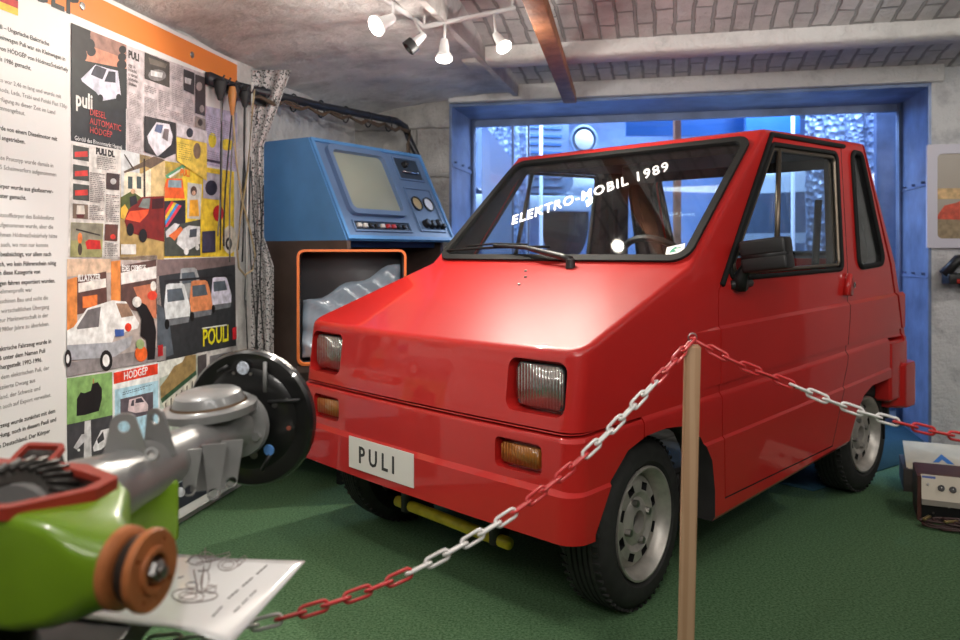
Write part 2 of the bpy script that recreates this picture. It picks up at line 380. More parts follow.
def zpl(q, e):
    p = bw(q, e, 0); d = p.x-lw(p.y).x
    z = 2.075-.13*math.exp(-max(d, 0)*2.2)
    return z+.012*math.sin(q*9+e*3)*math.sin(e*7)+.03*max(0, (q-q_b+.25))
ceil_grid('ceiling', -3.2, q_b+.02, [.0+.12*i for i in range(60)], zpl, M_plaster, 70, .004)
b = B(); box(b, q_b, q_b+.03, -8, 0, 2.04, 2.3, M=Mb); struct('trim_5', b, M_plaster, smooth=False)
b = B(); v = [b.verts.new(p) for p in ((-3.2, -2.7, 2.62), (-3.2, 10, 2.62), (4.6, 10, 2.62), (4.6, -2.7, 2.62))]; b.faces.new(v)
b2 = [b.verts.new(p.co+Vector((0, 0, .1))) for p in v]; b.faces.new(b2[::-1])
for i in range(4): b.faces.new((v[i], v[(i+1) % 4], b2[(i+1) % 4], b2[i]))
struct('ceiling', b, M_white, smooth=False)
# room behind the opening
M_bluewall = mat('display_room_wall', (.22, .34, .62), .7, noise=.25, nscale=3)
b = B(); box(b, -3, 4.5, 9.3, 9.5, 0, 2.62); struct('wall_back', b, M_bluewall, smooth=False)
b = B(); box(b, -3.1, -2.9, 5.7, 9.5, 0, 2.62); struct('wall_left', b, M_bluewall, smooth=False)
b = B(); box(b, 4.3, 4.5, 4.8, 9.5, 0, 2.62); struct('wall_right', b, M_bluewall, smooth=False)

# ------------------------------------------------------------------ the red car
CO = Vector((.507, 2.4, 0)); cl = Vector((1.234, 1.18, 0)).normalized(); CA = math.atan2(cl.y, cl.x)
car = empty('microcar', CO, CA)
tag(car, 'small red wedge-shaped electric microcar with white windscreen lettering on green carpet', 'car')
TC = .615
M_red = mat('red_paint', (.46, .014, .012), .42, 0, .7, noise=.06, nscale=3); M_red.node_tree.nodes['Principled BSDF'].inputs['Specular IOR Level'].default_value = .3
M_dark = mat('dark_interior', (.022, .02, .02), .7, noise=.2)
M_liner = mat('headliner', (.16, .15, .14), .9)
M_glass = glassmat('car_glass', (.93, .96, .96))
HS = (-.385, .812); HR = (.205, 1.03)
def hoodz(s): return HS[1]+(s-HS[0])/(HR[0]-HS[0])*(HR[1]-HS[1])
def plan_front(sf, w, r, bow, seg=6, nb=4):
    """front outline from t=-w to t=+w (relative to centre)"""
    pts = []
    for k in range(seg+1):
        a = PI/2*k/seg; pts.append((sf+r-r*math.sin(a), -(w-r)-r*math.cos(a)))
    for k in range(1, nb*2):
        t = -(w-r)+2*(w-r)*k/(nb*2); pts.append((sf-bow*(1-(t/(w-r))**2), t))
    for k in range(seg+1):
        a = PI/2*k/seg; pts.append((sf+r-r*math.cos(a), (w-r)+r*math.sin(a)))
    return pts
def V(s, t, z): return Vector((s, TC+t, z))
# main body U
def body_bm():
    b = B(); w = .665
    low = plan_front(-.41, w, .055, .014); top = plan_front(-.385, w, .055, .014)
    A = [b.verts.new(V(s, t, .60)) for s, t in low]; T = [b.verts.new(V(s, t, hoodz(s))) for s, t in top]
    n = len(A)
    for i in range(n-1): b.faces.new((A[i], A[i+1], T[i+1], T[i]))
    def pr(s, t, z): return b.verts.new(V(s, -t, z)), b.verts.new(V(s, t, z))
    QL, QR = pr(.205, .632, 1.03); RL, RR_ = pr(.275, .664, .955)
    FL, FR = pr(.725, .618, 1.525); GL, GR = pr(1.665, .612, 1.56); HL, HR_ = pr(1.92, .655, 1.03); IL, IR = pr(2.025, .665, .69); JL, JR = pr(2.025, .665, .60)
    b.faces.new(T+[QR, QL])                       # hood
    b.faces.new((QL, QR, FR, FL)); b.faces.new((FL, FR, GR, GL)); b.faces.new((GL, GR, HR_, HL)); b.faces.new((HL, HR_, IR, IL)); b.faces.new((IL, IR, JR, JL))
    for (Te, Ae, Q, R, Fv, G, H, I, J) in ((T[0], A[0], QL, RL, FL, GL, HL, IL, JL), (T[-1], A[-1], QR, RR_, FR, GR, HR_, IR, JR)):
        b.faces.new((Te, Q, R)); b.faces.new((Q, Fv, R)); b.faces.new((R, Fv, G, H)); b.faces.new((Ae, Te, R, H, I, J))
    b.faces.new(A+[JR, JL])
    bmesh.ops.recalc_face_normals(b, faces=b.faces)
    es = [e for e in b.edges if e.calc_face_angle(0) > math.radians(24) and not all(abs(v.co.z-.60) < 1e-4 for v in e.verts)]
    bmesh.ops.bevel(b, geom=es, offset=.020, segments=4, affect='EDGES', profile=.6, clamp_overlap=False)
    return b
def layer(zs, w, sf, sr, r=.075, bow=.03):
    """stacked loops: zs = list of (fn z(s), dw)"""
    b = B(); loops = []
    for fz, d in zs:
        P = plan_front(sf-d, w+d, r, bow)+[(s*1, t) for s, t in [(sr+d, (w+d)-.05), (sr+d-.05, w+d)][::-1]]+[(sr+d, -(w+d)+.05), (sr+d-.05, -(w+d))]
        loops.append([b.verts.new(V(s, t, fz(s))) for s, t in P])
    for A, Q in zip(loops, loops[1:]):
        n = len(A)
        for i in range(n): b.faces.new((A[i], A[(i+1) % n], Q[(i+1) % n], Q[i]))
    b.faces.new(loops[0][::-1]); b.faces.new(loops[-1]); bmesh.ops.recalc_face_normals(b, faces=b.faces); return b
c3 = lambda s: .469+.052*s; c2 = lambda s: .607+.045*s; c1 = lambda s: .828+.031*s
sh = lambda f, d: (lambda s: f(s)+d)
bodyo = obj('body', body_bm(), [M_red, M_dark], car, local=True, smooth=False)
def nlayer():
    b = B(); loops = []
    for fz, d in ((sh(c2, .03), 0), (sh(c1, -.010), 0), (sh(c1, .001), -.010)):
        P = [(-.25, -.60), (-.25, .60), (.10, .662+d), (.34, .672+d), (1.99, .672+d), (1.99, -.672-d), (.34, -.672-d), (.10, -.662-d)]
        loops.append([b.verts.new(V(s, t, fz(s))) for s, t in P])
    for A, Q in zip(loops, loops[1:]):
        for i in range(8): b.faces.new((A[i], A[(i+1) % 8], Q[(i+1) % 8], Q[i]))
    b.faces.new(loops[0][::-1]); b.faces.new(loops[-1]); bmesh.ops.recalc_face_normals(b, faces=b.faces); return b
N_ = nlayer()
Mm = layer([(sh(c3, -.03), 0), (sh(c2, -.014), 0), (sh(c2, -.004), -.006), (sh(c2, .006), -.014)], .676, -.422, 2.04, .055, .014)
Ll = layer([(lambda s: .220+.068*(s-.24), -.012), (lambda s: .236+.068*(s-.24), 0), (sh(c3, -.010), 0), (sh(c3, .004), -.014)], .684, -.436, 2.05, .06, .014)
# (lower layer bottom is trimmed below)
boolean(bodyo, [N_, Mm, Ll], 'UNION')
cuts = []
def sp(poly, t0, t1):          # prism across the car from side-view polygon
    b = B(); prism(b, poly, (0, TC, 0), (1, 0, 0), (0, 0, 1), (0, 1, 0), t0, t1); return b
# cabin hollow and engine void
cuts.append(dk(sp([(.14, .36), (.25, .99), (.755, 1.485), (1.60, 1.52), (1.84, 1.03), (1.94, .70), (1.94, .36)], -.578, .578)))
for sgn in (-1, 1):
    b = B(); prism(b, [(.33, .34), (.33, .95), (.80, 1.44), (1.56, 1.47), (1.84, 1.0), (1.9, .66), (1.9, .34)], (0, TC, 0), (1, 0, 0), (0, 0, 1), (0, 1, 0), .5*sgn, .595*sgn); cuts.append(dk(b))
arch_f = [(-.36, .1), (-.345, .33), (-.27, .455), (-.19, .525), (-.1, .552), (.0, .558), (.10, .55), (.19, .50), (.245, .42), (.262, .32), (.262, .1)]
arch_r = [(1.22, .1), (1.335, .335), (1.40, .42), (1.47, .475), (1.56, .505), (1.78, .515), (1.86, .50), (1.93, .42), (1.96, .1)]
for a in (arch_f, arch_r):
    for sgn in (-1, 1):
        b = B(); prism(b, a, (0, TC, 0), (1, 0, 0), (0, 0, 1), (0, 1, 0), .40*sgn, .80*sgn); cuts.append(dk(b))
cuts.append(sp([(-.6, .0), (-.36, .0), (-.1, .0), (-.1, .313), (-.6, .313)], -.8, .8))
cuts.append(sp([(1.80, .0), (2.3, .0), (2.3, .39), (1.80, .37)], -.8, .8))
cuts.append(dk(sp([(-.36, .36), (.14, .36), (.14, .90), (-.28, .72), (-.33, .62)], -.38, .38)))
# windscreen, rear window
wex = Vector((0, 1, 0)); wey = Vector((.725-.205, 0, 1.525-1.03)).normalized(); wnn = Vector((-wey.z, 0, wey.x)); WO = V(.205, 0, 1.03); WH = math.hypot(.52, .495)
ws_out = [(-.612, .018), (.612, .018), (.592, WH-.044), (-.592, WH-.044)]
b = B(); prism(b, rounded(inset(ws_out, .022), .045), WO, wex, wey, wnn, -.14, .1); cuts.append(dk(b))
rey = Vector((1.665-1.92, 0, 1.56-1.03)).normalized(); rnn = Vector((rey.z, 0, -rey.x)); RO = V(1.92, 0, 1.03); RH = math.hypot(.255, .53)
rw_out = [(-.53, .03), (.53, .03), (.50, RH-.07), (-.50, RH-.07)]
b = B(); prism(b, rounded(inset(rw_out, .012), .05), RO, wex, rey, rnn, -.14, .1); cuts.append(dk(b))
# side windows
def tside(z): return .661-.044*(z-1.0)/.54
dw_out = [(.36, .985), (1.305, 1.005), (1.345, 1.49), (.775, 1.475)]
qw_out = [(1.475, 1.01), (1.765, 1.025), (1.605, 1.508), (1.50, 1.508)]
dw_cut = rounded(dw_out, .03); qw_cut = rounded(inset(qw_out, .005), .035)
for sgn in (-1, 1):
    for pl in (dw_cut, qw_cut):
        b = B(); prism(b, pl, (0, TC, 0), (1, 0, 0), (0, 0, 1), (0, 1, 0), .5*sgn, .8*sgn); cuts.append(dk(b))
# headlight and indicator recesses
for sgn in (-1, 1):
    for (tc, z, hw, hh, s0, s1, r) in ((.520, .708, .105, .073, -.6, -.350, .03), (.478, .516, .086, .042, -.6, -.395, .018)):
        b = B(); prism(b, rounded([(-hw, -hh), (hw, -hh), (hw, hh), (-hw, hh)], r), V(0, sgn*tc, z), (0, 1, 0), (0, 0, 1), (1, 0, 0), s0, s1); cuts.append(b)
boolean(bodyo, cuts)
# split off doors, hatch and bumpers
door_poly = [(.318, .955), (.758, 1.505), (1.40, 1.525), (1.365, 1.0), (1.355, .80), (1.32, .62), (1.15, .312), (.322, .283), (.318, .5)]
def slab(poly, t0, t1): b = B(); prism(b, poly, (0, TC, 0), (1, 0, 0), (0, 0, 1), (0, 1, 0), t0, t1); return b
doors = []
for sgn in (-1, 1):
    d = copymesh(bodyo, 'door', car); boolean(d, [slab(inset(door_poly, .005), .50*sgn, .9*sgn)], 'INTERSECT'); doors.append(d)
hatch_poly = [(1.648, 1.62), (1.656, 1.545), (1.862, 1.03), (1.965, .71), (1.965, .60), (2.4, .60), (2.4, 1.62)]
hatch = copymesh(bodyo, 'rear_hatch', car); boolean(hatch, [slab(hatch_poly, -.9, .9)], 'INTERSECT')
hatch_gap = [(1.632, 1.62), (1.638, 1.54), (1.838, 1.03), (1.945, .71), (1.945, .585), (2.4, .585), (2.4, 1.62)]
fb_poly = [(-.7, .0), (-.115, .0), (-.115, c2(-.115)-.003), (-.7, c2(-.7)-.003)]
fb = copymesh(bodyo, 'front_bumper', car); boolean(fb, [slab(fb_poly, -.9, .9)], 'INTERSECT')
rb_poly = [(1.79, .0), (2.4, .0), (2.4, .69), (1.99, .69), (1.95, .675), (1.79, .675)]
boolean(bodyo, [dk(slab(door_poly, .50*s_, .9*s_)) for s_ in (-1, 1)]+[dk(slab(hatch_gap, -.9, .9)), slab([(-.7, -.1), (-.109, -.1), (-.109, c2(-.115)+.004), (-.7, c2(-.7)+.004)], -.9, .9), slab([(1.784, -.1), (2.4, -.1), (2.4, .69), (1.784, .69)], -.9, .9)])
for o in doors+[hatch, fb, bodyo]: resharp(o)
# rear bumper: blocky, stands proud
b = B()
for sgn in (-1, 1):
    t = B(); prism(t, [(1.79, .40), (2.0, .40), (2.0, .675), (1.79, .675)], (0, TC, 0), (1, 0, 0), (0, 0, 1), (0, 1, 0), .60*sgn, .680*sgn); bmesh.ops.bevel(t, geom=list(t.edges), offset=.012, segments=3, affect='EDGES'); add(b, t)
t = B(); prism(t, rounded([(1.88, -.695), (2.105, -.695), (2.105, .695), (1.88, .695)], .06), (0, TC, 0), (1, 0, 0), (0, 1, 0), (0, 0, 1), .36, .565); bmesh.ops.bevel(t, geom=[e for e in t.edges if abs(e.verts[0].co.z-e.verts[1].co.z) < 1e-4], offset=.012, segments=3, affect='EDGES'); add(b, t)
obj('rear_bumper', b, M_red, car, local=True, wn=True)
# underbody and wheel housings
b = B(); box(b, -.30, 1.95, .30, .91, .24, .38, bev=.02); box(b, -.36, .16, .225, .985, .30, .55, bev=.01); box(b, .25, 1.95, .06, 1.15, .31, .35)
box(b, 1.92, 1.955, .0, 1.21, .30, .6); box(b, -.335, -.32, .05, 1.16, .33, .6)
obj('underbody', b, M_dark, car, local=True)
for q in (0, 1.06):
    b = B(); box(b, 1.89, 1.90, q, q+.15, .21, .45); obj('mud_flap', b, M_rubber, car, local=True)
b = B(); tube(b, [(-.27, .32, .185), (-.27, .875, .192)], .019, 12); obj('tow_bar', b, mat('yellow_paint', (.60, .48, .02), .45, noise=.25), car, local=True)['label'] = 'yellow painted bar under the front bumper'
for q in (.36, .80):
    b = B(); box(b, -.29, -.23, q, q+.03, .17, .32); obj('bar_bracket', b, M_dark, car, local=True)
# cabin lining
b = B()
box(b, .16, 1.95, .05, 1.16, .36, .375)
t = B(); prism(t, [(.77, 1.475), (1.60, 1.512), (1.60, 1.498), (.77, 1.46)], (0, TC, 0), (1, 0, 0), (0, 0, 1), (0, 1, 0), -.56, .56); add(b, t, None, 1)
box(b, 1.90, 1.93, .05, 1.16, .40, .98)
for sgn in (-1, 1):
    t = B(); prism(t, [(1.43, .40), (1.50, .40), (1.525, 1.5), (1.37, 1.48)], (0, TC, 0), (1, 0, 0), (0, 0, 1), (0, 1, 0), .555*sgn, .583*sgn); add(b, t)
    t = B(); prism(t, [(1.60, 1.50), (1.63, 1.50), (1.85, 1.0), (1.80, .98)], (0, TC, 0), (1, 0, 0), (0, 0, 1), (0, 1, 0), .50*sgn, .583*sgn); add(b, t)
    t = B(); prism(t, [(.36, .40), (1.36, .40), (1.36, .975), (.36, .955)], (0, TC, 0), (1, 0, 0), (0, 0, 1), (0, 1, 0), .555*sgn, .562*sgn); add(b, t)
obj('cabin_lining', b, [M_dark, M_liner], car, local=True, smooth=False)
b = B(); t = B(); prism(t, [(.20, .70), (.215, .985), (.30, 1.005), (.40, .97), (.42, .70)], (0, TC, 0), (1, 0, 0), (0, 0, 1), (0, 1, 0), -.55, .55); add(b, t)
box(b, .36, .46, .12, .46, .93, 1.0, bev=.02)
obj('dashboard', b, M_dark, car, local=True)
# steering wheel
b = B(); sc_ = Vector((.53, .31, 1.0)); sd = Vector((.78, 0, .62)).normalized(); x, y, _ = basis(sd)
tube(b, [sc_+(x*math.cos(2*PI*k/28)+y*math.sin(2*PI*k/28))*.165 for k in range(28)], .013, 8, True)
lathe(b, [(-.02, .0), (-.02, .05), (.01, .045), (.015, 0)], sc_, sd, 16)
for a in (0, 2*PI/3+.5, 4*PI/3-.5): tube(b, [sc_, sc_+(x*math.cos(a)+y*math.sin(a))*.16], .012, 6)
tube(b, [sc_, sc_-sd*.25], .02, 8); obj('steering_wheel', b, M_black, car, local=True)
for tt in (.32, .90):
    b = B(); box(b, .72, 1.18, tt-.2, tt+.2, .42, .56, bev=.04, seg=3)
    Ms = Matrix.Translation((1.13, tt, .5)) @ Matrix.Rotation(math.radians(14), 4, 'Y'); box(b, -.05, .05, -.19, .19, .0, .38, M=Ms, bev=.035, seg=3)
    s = obj('seat', b, M_dark, car, local=True)
for q in (-1, 1):
    b = B(); tube(b, [(1.38, TC+q*.53, 1.3), (1.36, TC+q*.52, .95), (1.3, TC+q*.485, .62)], .018, 6, sx=.2); obj('seat_belt', b, M_black, car, local=True)
b = B(); box(b, .765, .78, .50, .66, 1.36, 1.44, bev=.006); tube(b, [(.775, .58, 1.43), (.785, .58, 1.49)], .006, 6); obj('interior_mirror', b, M_black, car, local=True)
# glazing with rubber seals
b = B(); band(b, rounded(ws_out, .065, 7), rounded(inset(ws_out, .028), .042, 7), WO, wex, wey, wnn, -.012, .010); rub = obj('windscreen_seal', b, M_rubber, car, local=True)
b = B(); prism(b, rounded(inset(ws_out, .026), .045, 7), WO, wex, wey, wnn, -.003, .001); wsg = obj('windscreen', b, M_glass, car, local=True, smooth=False)
M_let = mat('white_lettering', (.85, .85, .86), .5)
b = B()
def wpt(px, py):
    """pixel -> windscreen plane coordinates (t, h)"""
    d = Vector(((px-480)/F, 1, (HV-py)/F)); o = Vector((0, 0, HC)); R = Matrix.Rotation(-CA, 3, 'Z'); dl = R @ d; ol = R @ (o-CO)
    k = (WO-ol).dot(wnn)/dl.dot(wnn); p = ol+dl*k-WO; return p.dot(wex), p.dot(wey)
p0 = wpt(511, 226); p1 = wpt(668.5, 171.5); p2 = wpt(667, 163)
# letters read from outside: left of the car's front is +t
tx = text_bm('ELEKTRO-MOBIL 1989', 1.0, .002, .016, -.16, 1.0, 1.16)
xs = [v.co.x for v in tx.verts]; ys = [v.co.y for v in tx.verts]; Wt = max(xs)-min(xs)
P0 = Vector(p0); P1 = Vector(p1); dd = P1-P0; Lt = dd.length; dd.normalize(); nn_ = Vector((dd.y, -dd.x))
if nn_.y < 0: nn_ = -nn_
ex3 = wex*dd.x+wey*dd.y; ey3 = wex*nn_.x+wey*nn_.y; sxx = Lt/Wt
hgt = .066/ .70
bmesh.ops.translate(tx, vec=(-min(xs), 0, 0), verts=tx.verts); bmesh.ops.scale(tx, vec=(sxx, hgt, .5), verts=tx.verts)
add(b, tx, frameM(WO+wex*P0.x+wey*P0.y+wnn*.004, ex3, ey3, wnn), 0)
lt = obj('windscreen_lettering', b, M_let, wsg, local=True, smooth=False)
lt['label'] = 'white slanted vinyl lettering across the windscreen'
b = B(); cpt = Vector(wpt(675.5, 250)); a = math.radians(18); e1 = wex*-math.cos(a)+wey*math.sin(a); e2 = wex*math.sin(a)+wey*math.cos(a); oo = WO+wex*cpt.x+wey*cpt.y
prism(b, [(-.032, -.021), (.032, -.021), (.032, .021), (-.032, .021)], oo, e1, e2, wnn, .002, .003, 0)
prism(b, [(-.02, -.012), (.006, -.012), (-.004, .0), (.008, .004), (.0, .013), (-.012, .004)], oo, e1, e2, wnn, .003, .0036, 1); prism(b, [(.006, .002), (.02, .002), (.02, .006), (.006, .006)], oo, e1, e2, wnn, .003, .0036, 1)
obj('inspection_sticker', b, [M_let, mat('green_ink', (.03, .35, .2), .6)], wsg, local=True, smooth=False)
b = B(); band(b, rounded(rw_out, .05), rounded(inset(rw_out, .025), .035), RO, wex, rey, rnn, -.012, .008); obj('rear_window_seal', b, M_rubber, hatch, local=True)
b = B(); prism(b, rounded(inset(rw_out, .02), .04), RO, wex, rey, rnn, -.003, .001); obj('rear_window', b, M_glass, hatch, local=True, smooth=False)
def sidepts(poly, sgn, off=0): return [Vector((s, TC+sgn*(tside(z)+off), z)) for s, z in poly]
M_frame = mat('bronze_window_frame', (.16, .13, .10), .35, .8)
for sgn, door in ((-1, doors[0]), (1, doors[1])):
    b = B(); tube(b, sidepts(rounded(inset(dw_out, .002), .03), sgn, .0), .009, 8, True, up=(0, 1, 0)); obj('window_seal', b, M_rubber, door, local=True)
    b = B(); tube(b, sidepts(rounded(inset(dw_out, .02), .025), sgn, -.006), .008, 8, True, up=(0, 1, 0)); tube(b, sidepts([(.735, 1.01), (.83, 1.46)], sgn, -.004), .010, 8, up=(0, 1, 0)); obj('window_frame', b, M_frame, door, local=True)
    b = B(); P = sidepts(rounded(inset(dw_out, .018), .025), sgn, -.012); Q = [p-Vector((0, sgn*.003, 0)) for p in P]
    va = [b.verts.new(p) for p in P]; vb = [b.verts.new(p) for p in Q]; b.faces.new(va); b.faces.new(vb[::-1])
    for i in range(len(P)): b.faces.new((va[i], va[(i+1) % len(P)], vb[(i+1) % len(P)], vb[i]))
    bmesh.ops.recalc_face_normals(b, faces=b.faces); obj('window_glass', b, M_glass, door, local=True, smooth=False)
    b = B(); tube(b, sidepts(rounded(qw_out, .04), sgn, .0), .011, 8, True, up=(0, 1, 0)); obj('quarter_window_seal', b, M_rubber, car, local=True)
    b = B(); P = sidepts(rounded(inset(qw_out, .01), .035), sgn, -.008); Q = [p-Vector((0, sgn*.003, 0)) for p in P]
    va = [b.verts.new(p) for p in P]; vb = [b.verts.new(p) for p in Q]; b.faces.new(va); b.faces.new(vb[::-1])
    for i in range(len(P)): b.faces.new((va[i], va[(i+1) % len(P)], vb[(i+1) % len(P)], vb[i]))
    bmesh.ops.recalc_face_normals(b, faces=b.faces); obj('quarter_window', b, M_glass, car, local=True, smooth=False)
    # door edge seal and rain gutter
    b = B(); tube(b, sidepts([(.335, .97), (.765, 1.507), (1.41, 1.522)], sgn, .004), .010, 8, up=(0, 1, 0)); obj('rain_gutter', b, M_rubber, car, local=True)
    # recessed handle plate + lock
    b = B(); yy = TC+sgn*.656
    t = B(); prism(t, [(1.305, .90), (1.365, .895), (1.37, .985), (1.345, .99)], (0, TC, 0), (1, 0, 0), (0, 0, 1), (0, 1, 0), .655*sgn, .682*sgn); bmesh.ops.bevel(t, geom=list(t.edges), offset=.004, segments=2, affect='EDGES'); add(b, t)
    obj('door_handle', b, M_red, door, local=True)
    b = B(); lathe(b, [(0, .0), (0, .014), (.012, .013), (.014, .008), (.012, .0)], (1.395, TC+sgn*.662, .94), (0, sgn, 0), 14); obj('door_lock', b, M_chrome, car, local=True)
# door mirror (driver side only)
b = B(); mc = Vector((.445, -.150, 1.068))
Mm_ = Matrix.Translation(mc) @ Matrix.Rotation(math.radians(8), 4, 'Z') @ Matrix.Rotation(math.radians(-7), 4, 'X')
box(b, -.045, .04, -.074, .074, -.001, .052, M=Mm_, bev=.009, seg=3); box(b, -.045, .04, -.074, .074, -.052, -.004, M=Mm_, bev=.009, seg=3); box(b, -.043, .036, -.071, .071, -.03, .03, M=Mm_)
tube(b, [(.44, -.05, .965), (.43, -.068, .995), (.43, -.088, 1.03), (.44, -.105, 1.05)], .02, 10, rr=[.036, .024, .018, .022])
tube(b, [(.40, -.047, .968), (.53, -.047, .972)], .015, 8)
mir = obj('door_mirror', b, M_black, car, local=True)
b = B(); box(b, .04, .043, -.064, .064, -.04, .04, M=Mm_); obj('mirror_glass', b, M_chrome, mir, local=True)
# headlights, indicators
def lensmat(name, col, rough=.15):
    m = mat(name, col, rough, 0, 1.0); nt = m.node_tree; bs = nt.nodes['Principled BSDF']; tc = nt.nodes.new('ShaderNodeTexCoord'); w = nt.nodes.new('ShaderNodeTexWave'); w.bands_direction = 'Y'
    w.inputs['Scale'].default_value = 28; bp = nt.nodes.new('ShaderNodeBump'); bp.inputs['Strength'].default_value = .9; bp.inputs['Distance'].default_value = .004
    nt.links.new(tc.outputs['Object'], w.inputs['Vector']); nt.links.new(w.outputs['Fac'], bp.inputs['Height']); nt.links.new(bp.outputs[0], bs.inputs['Normal']); return m
M_lens = lensmat('headlight_lens', (.42, .42, .40)); M_lens.node_tree.nodes['Principled BSDF'].inputs['Metallic'].default_value = .75
M_amber = lensmat('amber_lens', (.36, .13, .02), .3)
for sgn in (-1, 1):
    b = B(); t = B(); prism(t, rounded([(-.085, -.058), (.085, -.058), (.085, .058), (-.085, .058)], .016), V(0, sgn*.520, .708), (0, 1, 0), (0, 0, 1), (1, 0, 0), -.386, -.352); bmesh.ops.bevel(t, geom=[e for e in t.edges if all(v.co.x < -.38 for v in e.verts)], offset=.008, segments=2, affect='EDGES'); add(b, t)
    hl = obj('headlight', b, M_lens, car, local=True)
    b = B(); O_ = rounded([(-.087, -.060), (.087, -.060), (.087, .060), (-.087, .060)], .018); I_ = rounded([(-.083, -.056), (.083, -.056), (.083, .056), (-.083, .056)], .014)
    band(b, O_, I_, V(0, sgn*.520, .708), (0, 1, 0), (0, 0, 1), (1, 0, 0), -.380, -.352); obj('headlight_rim', b, M_black, hl, local=True)
    b = B(); t = B(); prism(t, rounded([(-.070, -.027), (.070, -.027), (.070, .027), (-.070, .027)], .006), V(0, sgn*.478, .516), (0, 1, 0), (0, 0, 1), (1, 0, 0), -.420, -.39); bmesh.ops.bevel(t, geom=[e for e in t.edges if all(v.co.x < -.41 for v in e.verts)], offset=.005, segments=2, affect='EDGES'); add(b, t)
    obj('turn_indicator', b, M_amber, car, local=True)
# number plate
b = B(); n0 = Vector((-1, 0, 0)); pex = Vector((0, -1, 0)); po = Vector((-.4505, .735, .394))
prism(b, [(-.175, -.053), (.175, -.053), (.175, .053), (-.175, .053)], po, pex, (0, 0, 1), n0, .0, .003)
pl = obj('number_plate', b, mat('white_plate', (.68, .66, .62), .6), fb, local=True, smooth=False)
b = B(); put_text(b, 'PULI', .078, po+pex*-.118+Vector((0, 0, -.027))+n0*.0035, pex, (0, 0, 1), n0, bold=.0016, space=1.55, sx=.92); obj('plate_letters', b, mat('dark_grey_letters', (.035, .035, .035), .6), pl, local=True, smooth=False)
# wiper, nozzles
def wp(t, h, d): return WO+wex*t+wey*h+wnn*d
def hp(s, t, d=0): return Vector((s, TC+t, hoodz(s)+d))
b = B(); pv = Vector((.18, .455, hoodz(.18)+.018)); lathe(b, [(-.02, .018), (.012, .016), (.018, 0)], pv, (0, 0, 1), 12)
def wq(u, v, d): a_ = wpt(u, v); return wp(a_[0], a_[1], d)
ar = [pv+Vector((0, 0, .01)), pv+Vector((.01, .05, .022)), wq(530, 254, .034), wq(497, 250, .026)]
tube(b, ar, .006, 8, rr=[.015, .013, .009, .006]); wpr = obj('windscreen_wiper', b, M_black, car, local=True)
b = B(); tube(b, [wq(449, 252.5, .012), wq(500, 250.5, .018), wq(551, 249, .012)], .006, 6); tube(b, [wq(470, 250, .022), wq(500, 248.5, .028), wq(530, 248.5, .022)], .004, 6); obj('wiper_blade', b, M_rubber, wpr, local=True)
for s, t in ((.02, -.06), (.085, -.03), (.14, .02)):
    b = B(); lathe(b, [(-.004, .007), (.005, .006), (.006, 0)], hp(s, t), (-.3, 0, 1), 10); obj('washer_nozzle', b, M_steel, car, local=True)
